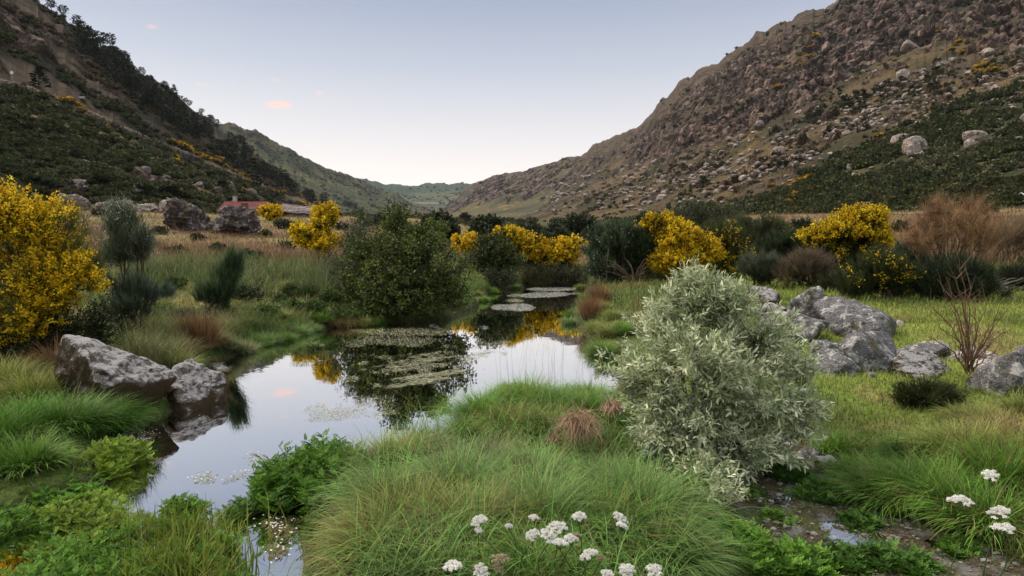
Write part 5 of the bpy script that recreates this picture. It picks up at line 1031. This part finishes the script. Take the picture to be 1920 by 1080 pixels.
# loose blades that tie the island tussocks together
def ring(pts): return pts
FR = [(330,705,'olive'),(345,672,'straw'),(372,662,'rust'),(395,658,'straw'),(425,655,'pale'),(452,650,'pale'),(405,640,'olive'),(360,640,'green'),(480,638,'green'),(502,634,'blue'),(532,630,'green'),(560,618,'blue'),(583,612,'blue'),(600,606,'green'),(628,604,'straw'),(652,603,'straw'),(680,602,'olive'),(520,614,'olive'),(460,628,'olive'),(490,612,'olive'),(430,620,'straw'),(545,600,'olive'),(350,615,'olive'),(300,640,'green'),(310,610,'olive'),(280,600,'green'),(705,600,'green'),
      (1068,600,'blue'),(1072,585,'green'),(1130,652,'green'),(1145,640,'olive'),(1118,628,'olive'),(1108,605,'rust'),(1125,590,'rust'),(1100,578,'green'),(1150,615,'olive'),(1135,600,'olive'),(1170,640,'green'),(905,560,'green'),(893,550,'olive'),(925,545,'green'),(965,538,'blue'),(985,534,'green'),(945,536,'olive'),(1010,533,'olive'),(1040,532,'green'),(1090,538,'olive')]
for i, (x, y, pal) in enumerate(FR):
    q = onz(x, y, .12); D = q[1]; L_ = {'rust': .58}.get(pal, .5)
    side = 'left bank' if x < 760 else ('right bank' if x > 1050 else 'far bank'); cw = {'olive': 'olive', 'straw': 'straw-coloured', 'rust': 'rust-brown spiky', 'pale': 'pale drooping', 'green': 'dark green', 'blue': 'bluish green', 'bright': 'bright'}[pal]
    nxt = (f"below the {'upright dark broom' if x < 470 else 'small bright shrub' if x < 600 else 'dark willow'}" if x < 760 else 'below the bare forking stems' if x > 1050 else 'at the head of the pool')
    tus(x, D, pal, L_, .2, f'{cw} tussock at the waterline of the {side}, {nxt}', f'tussocks fringing the {side}', 1500, .008 if D < 20 else .014, 60+i % 4, s=(.62+.25*RG.random())*(1.0 if D < 20 else 1.1)*(1.3 if pal == 'rust' else 1), sz=.85 if pal != 'rust' else 1.1, bend=1.5 if pal != 'rust' else .4, lean=.6 if pal != 'rust' else .5, dry=.1)
# ---------------------------------------------------------------- turf and reeds: uncountable grass
def grass_field(n, y0, y1, s0, s1, Lf, Wf, seed, name='grass', cond=None, colf=None, K=3, bend=.9, lean=.4, dmin=.0, mat=None, tip=1.55, clump=0):
    rg = np.random.default_rng(seed); y = np.exp(math.log(y0)+rg.random(n)*(math.log(y1)-math.log(y0))); s = s0+rg.random(n)*(s1-s0); x = s*y
    if clump: 
        k = fbm(np.stack([x*clump, y*clump], 1), 3, seed) > -.05; x, y = x[k], y[k]
    z, dp, dc = ground(x, y, True); d = np.minimum(dp, dc); k = d > dmin
    if cond is not None: k &= cond(x, y, d)
    x, y, z, d = x[k], y[k], z[k], d[k]; m = len(x); nz_ = fbm(np.stack([x*1.1, y*1.1], 1), 3, seed+1)
    col = (colf(x, y, d) if colf else turf_colour(x, y, d))*(1+rg.normal(0, .22, (m, 1)))*(1+rg.normal(0, .06, (m, 3)))
    dr = rg.random(m) < .07; col[dr] = arr(.30,.24,.12)*(.7+.5*rg.random((dr.sum(), 1)))
    L_ = Lf(y)*(.5+.8*rg.random(m))*(1+.5*nz_); az = rg.random(m)*6.28*.999+2*nz_
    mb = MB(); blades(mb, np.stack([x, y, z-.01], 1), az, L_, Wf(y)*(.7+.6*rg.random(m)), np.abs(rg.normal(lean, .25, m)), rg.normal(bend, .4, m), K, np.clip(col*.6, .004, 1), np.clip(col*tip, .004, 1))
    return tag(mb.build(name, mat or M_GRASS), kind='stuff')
isl_ = lambda x, y, d: (d > .02) & (np.abs(x/y-.02) < .33)
grass_field(7500, 3.0, 6.6, -.27, .32, lambda y: .42+0*y, lambda y: .0055+0*y, 321, 'long_grass', cond=isl_, colf=lambda x, y, d: lerp(arr(.06,.16,.03), arr(.19,.33,.08), np.random.default_rng(4).random((len(x), 1))), K=5, bend=1.5, lean=.45)
notcreekbed = lambda x, y, d: d > .02
grass_field(88000, 2.3, 6.5, -1.15, 1.2, lambda y: .10+0*y, lambda y: .0035+0*y, 301, cond=notcreekbed)
grass_field(130000, 5.0, 13, -1.05, 1.15, lambda y: .085+.004*y, lambda y: .0028+.0005*y, 302, cond=lambda x, y, d: d > 0)
grass_field(110000, 12, 34, -.95, .95, lambda y: .12+.006*y, lambda y: .0008*y, 303)
grass_field(50000, 32, 110, -.95, .95, lambda y: .35+0*y, lambda y: .0009*y, 304, bend=.7)
# tall reed belt and plume grass on the left, plume grass on the right
def lt(x, y): return x/y
reedc = lambda x, y, d: lerp(arr(.05,.085,.022), arr(.13,.165,.06), sm(-.3, .4, fbm(np.stack([x*.8, y*.8], 1), 3, 88))[:, None])
grass_field(15000, 17.5, 27, -.62, -.235, lambda y: .80+0*y, lambda y: .013+0*y, 311, 'reed_grass', cond=lambda x, y, d: d > 1.2, colf=reedc, K=4, bend=.8, lean=.15, clump=.7)
plume = lambda x, y, d: lerp(arr(.15,.09,.055), arr(.30,.19,.12), sm(-.3, .4, fbm(np.stack([x*.3, y*.3], 1), 3, 89))[:, None])
grass_field(26000, 26, 50, -.72, -.24, lambda y: np.interp(y, [26, 38, 50], [.75, .5, .3]), lambda y: .018+0*y, 312, 'plume_grass', colf=plume, K=3, bend=.7, lean=.2, mat=M_DRY, clump=.25)
grass_field(9000, 27, 50, -.28, -.05, lambda y: .35+0*y, lambda y: .018+0*y, 316, 'plume_grass', colf=reedc, K=3, bend=.7, lean=.2, clump=.4)
grass_field(26000, 21, 60, .52, .95, lambda y: .7+0*y, lambda y: .016+0*y, 313, 'plume_grass', colf=plume, K=3, bend=.7, lean=.2, mat=M_DRY, clump=.3)
grass_field(12000, 24, 50, .02, .55, lambda y: .6+0*y, lambda y: .018+0*y, 314, 'reed_grass', colf=reedc, K=3, bend=.7, lean=.2)
grass_field(9000, 8.5, 13, -.62, -.42, lambda y: .5+0*y, lambda y: .006+0*y, 315, 'reed_grass', cond=lambda x, y, d: d > .3, colf=lambda x, y, d: lerp(arr(.06,.09,.025), arr(.20,.2,.075), np.random.default_rng(1).random((len(x), 1))), K=4, bend=1.1, lean=.3)
grass_field(12000, 9, 15.5, -.48, -.28, lambda y: .32+0*y, lambda y: .007+0*y, 317, 'bank_grass', cond=lambda x, y, d: (d > .1) & (d < 2.5), K=4, bend=1.3, lean=.4)
# overhanging grass at the creek and lawn edges
grass_field(26000, 3.4, 8, .35, .95, lambda y: .20+0*y, lambda y: .004+0*y, 318, 'bank_grass', cond=lambda x, y, d: (d > .03) & (d < .5), K=4, bend=1.4, lean=.6, colf=lambda x, y, d: lerp(arr(.05,.08,.015), arr(.15,.19,.04), np.random.default_rng(2).random((len(x), 1))))
# round low bushes in the fields
for i, (px, D, r, lb) in enumerate([(330,31,20,'grey-green bush standing in the tall grass below the rugged outcrop'),(410,34,16,'dull green bush in the plume grass below the black craggy rock'),(470,30,22,'olive bush in the tall grass midway to the barn'),(535,36,18,'green bush left of the foot of the tall yellow broom'),(370,42,13,'small bush at the base of the rugged outcrop'),(690,34,24,'green bush behind the left shoulder of the dark willow'),(640,38,20,'grey-green bush right of the tall yellow broom foot'),(280,36,16,'thin bush in the grass right of the white-flowered broom'),(498,48,12,'flat dark cushion bush in front of the barn'),(530,60,16,'dull green bush left of the tall yellow broom'),(450,62,14,'low bush at the corner of the black craggy rock'),(556,58,12,'small dark bush below the barn wall'),(345,88,10,'tiny dark bush at the field edge'),(225,60,14,'dark low bush in the straw field'),(185,70,12,'small bush behind the big yellow broom'),(640,60,14,'olive bush behind the tall yellow broom'),(700,70,16,'bush behind the top of the dark willow'),(575,46,14,'green bush at the foot of the tall yellow broom'),(300,46,14,'small grey-green bush left of the tall rugged outcrop'),(1760,60,20,'dull brown-green bush behind the rusty broom'),(1690,48,18,'low bush between the round yellow broom and the rusty one'),(1850,70,18,'dark bush before the right-edge house'),(1160,60,24,'dark green bush above the speckled dark one'),(1400,55,24,'dark bush on the line of the valley floor'),(1500,52,24,'dark bush left of the round yellow broom'),(760,55,20,'bush hidden behind the willow crown')]):
    b = place(px, D); y = project(b[None])[1][0]
    bush('field_bush', lb, 'bush', px, D, [(px, y-r*.45, r, r*.55)], 130, [lf([(.02,.03,.014),(.08,.09,.04)], 14, r/FPX*D*.2, .5, r/FPX*D*.3)], nl=4, r0=.02, ntw=20, rt=.01, thr=-.4, seed=12)
# ---------------------------------------------------------------- leafy water plants
def fronds(mb, rg, roots, dirs, L, npair=6, c=((.04,.10,.012),(.14,.27,.04)), lw=.42, hue=None):
    """pinnate leaves: paired toothed leaflets along an arching stalk"""
    n = len(roots); L = np.broadcast_to(L, n); d = nrm(dirs); s = nrm(np.cross(d, arr(0, 0, 1)+rg.normal(0, .25, (n, 3)))); u = np.cross(s, d)
    t = np.linspace(0, 1, 5)[None, :, None]; P = roots[:, None]+d[:, None]*L[:, None, None]*t-arr(0, 0, 1)*(L*.22)[:, None, None]*t**2
    cs = lerp(arr(*c[0]), arr(*c[1]), (rg.random((n, 1)) if hue is None else hue)*1.0)
    tubes(mb, P, (.0022*np.linspace(1, .4, 5))[None]*np.ones((n, 1)), 3, cs*arr(1.2, 1, .8))
    for k in range(npair):
        tt = .28+.72*k/npair; base = roots+d*(L*tt)[:, None]-arr(0, 0, 1)*(L*.22*tt*tt)[:, None]; ll = L*.34*(1-.5*tt)
        for sg in (-1, 1):
            ld = nrm(s*sg+d*.55+u*.15+rg.normal(0, .15, (n, 3))); leaves(mb, base, ld, u+rg.normal(0, .25, (n, 3)), ll, ll*lw*1.35, np.clip(cs*(1+rg.normal(0, .15, (n, 1))), .004, 1))
            for q in (.35, .62):    # lobes of each leaflet
                for g in (-1, 1):
                    bd = nrm(ld+g*nrm(np.cross(ld, u))*.95); leaves(mb, base+ld*(ll*q)[:, None], bd, u+rg.normal(0, .3, (n, 3)), ll*.42, ll*.22, np.clip(cs*(1+rg.normal(0, .15, (n, 1))), .004, 1))
    e = P[:, -1]; leaves(mb, e-d*.004, d, u, L*.28, L*.14, cs)
def sprig_plant(mb, rg, base, h, nfr, L, c, lean=.25):
    """upright stem with alternating pinnate leaves"""
    n = len(base); top = base+np.stack([rg.normal(0, lean, n)*h, rg.normal(0, lean, n)*h, h], 1); t = np.linspace(0, 1, 5)[None, :, None]
    P = base[:, None]+(top-base)[:, None]*t; P[:, 2, :2] += rg.normal(0, .01, (n, 2)); tubes(mb, P, np.linspace(.004, .002, 5)[None]*np.ones((n, 1)), 4, vari(rg, arr(.10,.17,.04), n, .15))
    k = np.repeat(np.arange(n), nfr); tt = .15+.85*rg.random(len(k)); r = P[k, 0]+(top-base)[k]*tt[:, None]; a = rg.random(len(k))*6.28
    hue = np.clip(np.repeat(rg.random(n)*.5, nfr)+rg.random(len(k))*.5, 0, 1)[:, None]
    fronds(mb, rg, r, np.stack([np.cos(a), np.sin(a), .35+.7*tt], 1), L*(1.15-.5*tt)*(.7+.5*rg.random(len(k))), 5, c, hue=hue)
CG = ((.045,.12,.014),(.21,.42,.05)); CY = ((.09,.17,.018),(.36,.50,.06)); CD = ((.03,.085,.013),(.13,.28,.035))
def clump(px0, px1, D0, D1, n, h, nfr, L, c, label, name='water_plant', zb=-.03, round_=True, group=None):
    rg = np.random.default_rng(int(px0*3+D0*10)); cx, cy = (px0+px1)/2, (D0+D1)/2; base = place(cx, cy); base[2] = zb
    a = rg.random(n)*6.28; r = np.sqrt(rg.random(n)); wx = (px1-px0)/2/FPX*cy; wy = (D1-D0)/2
    b = np.stack([np.cos(a)*r*wx, np.sin(a)*r*wy, 0*r], 1); hh = h*(.55+.6*rg.random(n))*(1-.45*r**2)
    root = thing(name, base, label, 'water plant', group); mb = MB()
    for q0 in range(0, n, 400): sl = slice(q0, q0+400); sprig_plant(mb, rg, b[sl], hh[sl], nfr, L, c)
    mb.build('leaves', M_LEAF, root); return root
clump(490,650,4.35,5.3, 150, .40, 12, .13, CG, 'tall bright green leafy water plant with parsley-like leaves beside the open water')
clump(560,690,4.6,5.4, 90, .34, 11, .12, CG, 'leafy water plant merging with the straw tussock behind the channel')
clump(585,650,3.9,4.5, 60, .26, 10, .11, CD, 'darker leafy plant hanging over the running channel')
clump(470,540,4.5,5.0, 34, .30, 9, .10, CG, 'thin leafy shoots at the left corner of the tall water plant')
clump(150,250,5.0,5.7, 70, .26, 12, .12, CY, 'yellow-green leafy mound in front of the bright tussocks')
clump(400,460,4.2,4.5, 26, .13, 8, .09, CD, 'low leafy plant on the edge of the carpet beside the channel')
clump(290,380,4.25,4.55, 34, .16, 9, .09, CG, 'ragged leafy plant standing up at the edge of the green carpet')
clump(1440,1530,4.9,5.35, 60, .13, 9, .11, CD, 'dark green leafy patch in the creek below the silver willow')
clump(1510,1620,4.5,4.95, 70, .11, 9, .11, CD, 'long leafy patch in the middle of the creek')
clump(1350,1450,3.5,4.0, 70, .20, 10, .13, CG, 'large leafy plant at the bottom of the creek beside the tussocks')
clump(1450,1560,3.45,3.8, 60, .16, 10, .12, CG, 'leafy plant at the bottom edge in the middle of the creek')
clump(1270,1350,4.1,4.7, 50, .22, 10, .11, CD, 'leafy plant between the tussocks and the silver willow foot')
clump(1640,1760,3.5,3.85, 50, .12, 9, .10, CD, 'low leafy plant at the bottom edge of the creek to the right')
clump(1530,1620,5.4,5.8, 34, .12, 8, .09, CD, 'small leafy plant behind the mossy creek stone')
clump(1280,1340,3.3,3.7, 40, .20, 9, .11, CD, 'dark leafy plant at the bottom edge between tussock and creek')
clump(1440,1500,4.15,4.4, 30, .09, 8, .08, CG, 'small green plant in the creek bed beside the large bottom one')
clump(1590,1670,4.15,4.4, 34, .09, 8, .08, CD, 'dark herb patch in the creek bed below the long leafy patch')
clump(1680,1760,4.3,4.5, 26, .08, 8, .08, CG, 'thin herbs on the creek bed beside the right-hand tussocks')
clump(1560,1640,3.6,3.85, 34, .11, 8, .09, CD, 'leafy patch at the bottom edge between two larger ones')
clump(1380,1440,4.55,4.9, 30, .10, 8, .08, CD, 'low herbs under the lower twigs of the silver willow')
clump(1790,1880,3.7,3.95, 30, .12, 8, .09, CG, 'green herbs at the bottom right below the umbels')
# the green carpet over the shallows at the left: watercress too dense to count
def carpet():
    rg = np.random.default_rng(31); n = 5200; y = 3.0+rg.random(n)**.9*3.3; s = -.95+rg.random(n)*.72; x = s*y
    px, py = project(np.stack([x, y, 0*x], 1)); edge = yline(px, [(-200,880),(0,895),(120,905),(190,925),(260,975),(330,990),(390,1005),(430,1020),(470,1050),(500,1090)])
    k = (py > edge+8*noise(np.stack([px/25, py/25], 1), 3))*(px < 440+20*noise(np.stack([py/30, py*0], 1), 5)+(py-950)*.1); x, y = x[k], y[k]; px, py = px[k], py[k]; n = len(x)
    gap = fbm(np.stack([x*2.3, y*2.3], 1), 3, 33) > -.20; x, y = x[gap], y[gap]; n = len(x)
    mb = MB(); b = np.stack([x, y, np.full(n, -.02)], 1); h = .05+.09*rg.random(n)+.05*fbm(b*1.5, 2, 3)
    tone = fbm(b*1.1, 3, 7) > .02
    for m_, c in ((tone, CY), (~tone, CG)):
        q = b[m_]; hh = h[m_]
        for i in range(0, len(q), 400): sprig_plant(mb, rg, q[i:i+400], hh[i:i+400], 5, .085, c, .5)
    tag(mb.build('watercress', M_LEAF), kind='stuff')
carpet()
# coarse upright stalks growing through the carpet
def stalks():
    rg = np.random.default_rng(35); n = 560; px = rg.normal(320, 66, n); y = 3.3+rg.random(n)*.85; x = (px-960)/FPX*y; mb = MB()
    roots = np.stack([x, y, np.full(n, -.03)], 1); c = lerp(arr(.10,.15,.02), arr(.30,.36,.06), rg.random((n, 1)))
    blades(mb, roots, rg.random(n)*6.28,   .12+.22*rg.random(n), .008+.005*rg.random(n), np.abs(rg.normal(.25, .25, n)), rg.normal(.3, .4, n), 4, c*.7, c)
    blades(mb, roots+rg.normal(0, .02, (n, 3))*arr(1, 1, 0), rg.random(n)*6.28, .12+.2*rg.random(n), .006, np.abs(rg.normal(.5, .3, n)), rg.normal(.6, .5, n), 4, c*.6, c*arr(1.1, .95, .8))
    tag(mb.build('reed_stalks', M_GRASS), kind='stuff')
stalks()
# ---------------------------------------------------------------- floating weed
def weeds(name, cx, cy, rx, ry, n, size, c, seed, rot=0, strand=0, thr=-.05, dots=0, fz=60):
    rg = np.random.default_rng(seed); a = rg.random(n*2)*6.28; r = np.sqrt(rg.random(n*2)); u, v = np.cos(a)*r*rx, np.sin(a)*r*ry; cr, sr = math.cos(rot), math.sin(rot)
    px = cx+u*cr-v*sr; py = cy+u*sr+v*cr; fs = np.stack([u/fz, v/fz*2.5 if not strand else v/6], 1); k = (fbm(fs, 3, seed)-.65*(r**2.5)-.45*rg.random(len(r))**2+.06 > thr); px, py = px[k][:n], py[k][:n]
    P = np.array([onz(a_, b_) for a_, b_ in zip(px, py)]).reshape(-1, 3); z, dp, dc = ground(P[:, 0], P[:, 1], True); P = P[(dp < -.02)|(dc < -.02)]; m = len(P); dist = P[:, 1]
    P[:, 2] = .003+.006*rg.random(m); d = rdir(rg, m)*arr(1, 1, .08)
    if strand: d = nrm(arr(math.cos(strand), math.sin(strand), 0)+rg.normal(0, .25, (m, 3))*arr(1, 1, .1))
    col = lerp(arr(*c[0]), arr(*c[1]), rg.random((m, 1)))*(1+.2*fbm(P*3, 2, seed))[:, None]
    L_ = size*(.5+1.0*rg.random(m)); mb = MB(); leaves(mb, P, d, np.tile(arr(0, 0, 1), (m, 1))+rg.normal(0, .22, (m, 3)), L_, L_*(.35 if not strand else .12), np.clip(col, .01, 1))
    if dots and m:
        q = P[rg.choice(m, min(dots, m))]+rg.normal(0, .03, (min(dots, m), 3))*arr(1, 1, 0); q[:, 2] = .02
        for s in range(3): leaves(mb, q, np.tile(arr(math.cos(s*2.1), math.sin(s*2.1), .3), (len(q), 1)), np.tile(arr(0, 0, 1), (len(q), 1)), .010, .010, arr(.8, .8, .76))
    tag(mb.build(name, M_WEED), kind='stuff')
OL = ((.13,.135,.065),(.42,.42,.26)); GR = ((.15,.155,.12),(.42,.42,.37)); BRN = ((.05,.045,.015),(.20,.17,.06))
weeds('floating_weed', 770,690,150,36, 7000, .030, OL, 1, -.10, 0, -.05, 60, 22)
weeds('floating_weed', 800,676,120,18, 1700, .08, OL, 2, -.12, .35, -.05)
weeds('floating_weed', 795,710,100,18, 2300, .075, OL, 3, -.14, .4, -.1)
weeds('floating_weed', 700,640,190,15, 4200, .032, OL, 4, -.02, 0, -.02, 60)
weeds('floating_weed', 570,668,120,20, 2800, .032, GR, 5, -.08, 0, -.08, 50)
weeds('floating_weed', 760,622,130,8, 2000, .04, OL, 6, 0, 0, -.2)
weeds('floating_weed', 660,775,130,36, 4200, .020, OL, 7, -.12, 0, -.05, 40)
weeds('floating_weed', 430,880,85,30, 1500, .020, OL, 8, -.35, 0, .02, 25)
weeds('floating_weed', 255,815,50,38, 3400, .020, BRN, 9, .1, 0, -.15, 120)
weeds('floating_weed', 405,688,45,14, 900, .025, OL, 10, 0, 0, -.1, 260)
weeds('floating_weed', 880,655,100,24, 3500, .03, OL, 11, .05, 0, -.0, 20)
weeds('floating_weed', 860,612,80,12, 4200, .05, GR, 12, 0, 0, -.15, 40)
weeds('floating_weed', 965,576,58,7.5, 4600, .05, GR, 13, 0, 0, -.24, 16)
weeds('floating_weed', 1015,553,78,7.5, 6500, .06, GR, 14, -.04, 0, -.26, 18)
weeds('floating_weed', 1030,542,66,4, 4000, .07, GR, 15, -.02, 0, -.26, 18)
weeds('floating_weed', 925,560,56,8, 4200, .05, OL, 16, .05, 0, -.22, 16)
weeds('floating_weed', 905,640,60,12, 1500, .03, OL, 17, .05, 0, -.0)
weeds('floating_weed', 345,780,50,12, 500, .02, OL, 18, .2, 0, -.1, 60)
weeds('floating_weed', 520,990,40,80, 1300, .05, BRN, 19, .2, 1.5, -.1, 60)
weeds('floating_weed', 90,960,60,14, 700, .03, OL, 20, 0, 0, -.2, 40)
# ---------------------------------------------------------------- creek bed gravel and litter
def gravel():
    rg = np.random.default_rng(51); mb = MB(); v, f = ICO[1]; n = 1100; y = 3.1+rg.random(n*6)*3.0; s = .18+rg.random(n*6)*.75; x = s*y; z, dp, dc = ground(x, y, True); k = np.where((dc < .04)&(dp > 0))[0][:n]
    S = (.006+.022*rg.random(len(k))**3)[:, None, None]; V = v[None]*arr(1, 1, .55)*S*(1+.25*rg.normal(0, 1, (len(k), len(v), 1))*.5)+np.stack([x[k], y[k], z[k]+.004], 1)[:, None]
    c = lerp(arr(.07,.055,.035), arr(.24,.235,.22), rg.random((len(k), 1))**1.5); off = (np.arange(len(k))*len(v))[:, None, None]; mb.add(V, (f[None]+off).reshape(-1, 3), np.repeat(c, len(v), 0))
    tag(mb.build('creek_gravel', M_WALL), kind='stuff')
    n = 5200; y = 3.1+rg.random(n*5)*3.0; s = .18+rg.random(n*5)*.75; x = s*y; z, dp, dc = ground(x, y, True); k = np.where((dc < .06)&(dp > 0)&(fbm(np.stack([x*3, y*3], 1), 3, 5) > -.1))[0][:n]; m = len(k)
    P = np.stack([x[k], y[k], np.maximum(z[k], .0)+.008], 1); mb = MB(); d = nrm(rdir(rg, m)*arr(1, 1, .1)+arr(-.5, .6, 0)); leaves(mb, P, d, rdir(rg, m)*.4+arr(0, 0, 1), .012+.03*rg.random(m)**2, .005, lerp(arr(.07,.10,.03), arr(.26,.19,.10), rg.random((m, 1))))
    tag(mb.build('creek_litter', M_WEED), kind='stuff')
gravel()
# ---------------------------------------------------------------- white umbel flowers
def umbel(px, py, r, D, label, bud=False, bpx=None, second=None):
    rg = np.random.default_rng(int(px)*3+int(py)); head = at(px, py, D); R_ = r/FPX*D; b = place(bpx or px+rg.normal(0, 25), D+.15+rg.random()*.2); b[2] = max(b[2], -.02)
    root = thing('umbel_flower', b, label, 'wild flower', 'white umbel flowers in the foreground'); h = head-b; fork = h-arr(0, 0, R_*.9)
    t = np.linspace(0, 1, 9)[:, None]; P = fork*t+arr(rg.normal(0, .03), 0, 0)*np.sin(t*3.14); mb = MB(); tubes(mb, P[None], np.linspace(.0042, .0022, 9)[None], 5, arr(.14,.20,.07)); mb.build('stem', M_LEAF, root)
    n = 17 if r > 9 else 10; a = np.arange(n)*2.4; q = np.sqrt((np.arange(n)+.5)/n); C_ = np.stack([np.cos(a)*q*R_*.9, np.sin(a)*q*R_*.9, (.30-.45*q**2)*R_], 1)+h+rg.normal(0, R_*.06, (n, 3)); tl_ = rg.normal(0, .28, 2); C_[:, 2] += (C_-h)[:, :2]@tl_
    mb = MB(); t = np.linspace(0, 1, 4)[None, :, None]; M_ = lerp(fork[None], C_, .5)+(C_-h)*arr(.25, .25, 0); tubes(mb, (1-t)**2*fork+2*t*(1-t)*M_[:, None]+t*t*C_[:, None], .0011, 3, arr(.16,.22,.08)); mb.build('rays', M_LEAF, root)
    mb = MB(); m = 34; k = np.repeat(np.arange(n), m); u = rdir(rg, n*m); u[:, 2] = np.abs(u[:, 2]); rr = R_*(.24 if r > 9 else .3)
    pos = C_[k]+u*rr*arr(1, 1, .55)*(.6+.4*rg.random((n*m, 1))); c = lerp(arr(.74,.74,.66), arr(.95,.95,.93), rg.random((n*m, 1))) if not bud else lerp(arr(.28,.24,.12), arr(.55,.5,.36), rg.random((n*m, 1)))
    for s in range(2): leaves(mb, pos, nrm(rdir(rg, n*m)+u*.3), u+rg.normal(0, .3, u.shape), .0085, .0068, c)
    mb.build('flower_head', M_FLOWER, root)
for px, py, r, D, lb in [(898,976,16,3.05,'white umbel highest on the left, standing alone'),(1002,971,9,3.15,'small white umbel alone above the dense cluster'),(898,995,6,3.0,'tiny half-open umbel just below the lone left one'),(954,987,6,3.1,'tiny cream umbel between the lone left one and the cluster'),
    (1085,969,13,3.1,'white umbel above the right end of the dense cluster'),(1163,971,13,3.1,'upper white umbel of the pair right of the cluster'),(1166,986,11,3.0,'lower white umbel of the pair right of the cluster'),(1042,991,20,3.0,'wide white umbel at the top of the dense cluster'),(999,1003,14,2.95,'white umbel at the left end of the dense cluster'),
    (1029,1006,16,2.9,'white umbel in the middle of the dense cluster'),(1050,1018,16,2.85,'white umbel at the bottom of the dense cluster'),(1070,1010,14,2.9,'white umbel at the right end of the dense cluster'),(1103,1040,17,2.8,'large round white umbel below and right of the cluster'),(849,1061,18,2.75,'large white umbel near the bottom edge at the left'),
    (900,1076,15,2.7,'white umbel cut by the bottom edge below the lone left one'),(1175,1070,16,2.75,'white umbel near the bottom edge, left of a twin'),(1227,1072,16,2.75,'rightmost white umbel at the bottom edge of the foreground island'),(1138,1078,11,2.7,'small white umbel cut by the bottom edge'),
    (1801,939,22,3.3,'leftmost white umbel of the group at the right edge'),(1856,891,14,3.5,'highest white umbel of the group at the right edge'),(1873,961,18,3.2,'cream white umbel in the middle of the group at the right edge'),(1880,990,19,3.1,'lowest white umbel of the group at the right edge')]:
    umbel(px, py, r, D, lb)
for px, py, r, D, lb in [(937,1048,17,2.85,'brownish budding umbel between the two lower left white ones'),(935,1068,9,2.8,'small brown budding umbel at the bottom edge'),(1080,1005,9,2.95,'greenish budding umbel at the right end of the cluster'),(1128,1046,6,2.85,'tiny yellowish bud beside the large round umbel'),(894,1064,6,2.8,'tiny cream bud right of the large lower left umbel')]:
    umbel(px, py, r, D, lb, True)
# a few tall seed stems over the spit
rg = np.random.default_rng(71); mb = MB(); n = 46; px = rg.uniform(930, 1120, n); y = 6.0+rg.random(n)*1.3; P = np.array([place(a, b) for a, b in zip(px, y)])
tp = blades(mb, P, rg.random(n)*6.28, .75+.3*rg.random(n), .003, np.abs(rg.normal(.1, .08, n)), rg.normal(.25, .15, n), 5, arr(.16,.18,.07), arr(.30,.28,.16))
k = np.repeat(np.arange(n), 26); q = tp[k]-arr(0, 0, 1)*(rg.random((len(k), 1))*.22)+rg.normal(0, .022, (len(k), 3)); leaves(mb, q, rdir(rg, len(k)), rdir(rg, len(k)), .007, .004, arr(.34,.31,.2)); tag(mb.build('seed_grass', M_GRASS), kind='stuff')

# small stones trailing off the rock pile and along the creek edge
for i, (px, py, r, lb) in enumerate([(1600,704,9,'small grey stone at the front foot of the rock pile'),(1632,706,7,'pebble-sized stone between the split boulder and the low brown rock'),(1690,668,12,'grey stone tucked behind the low brown rock'),(1790,676,11,'small stone left of the bare reddish shrub'),(1545,650,12,'grey stone filling the gap between the slabs at the left of the pile'),(1712,700,10,'small lichen-spotted stone by the long brown rock'),(1880,690,9,'white stone at the left foot of the big right-edge boulder'),
        (1478,862,9,'wet grey stone in the upper creek'),(1560,905,8,'small grey stone at the right edge of the creek'),(1620,942,7,'half-buried stone where the creek widens'),(1705,985,8,'flat stone on the lower creek bed'),(1455,1000,7,'small brown stone on the creek bed by the leafy plants')]):
    D = hit(px, py); boulder((px-r*1.3, py-r*1.2, px+r*1.3, py+r*.4), D, 1200+i*7, lb, (M_ROCK, M_ROCKPALE)[i in (3, 6)], .05, 1.0, 4, 0, None, 'stone', cat='stone')
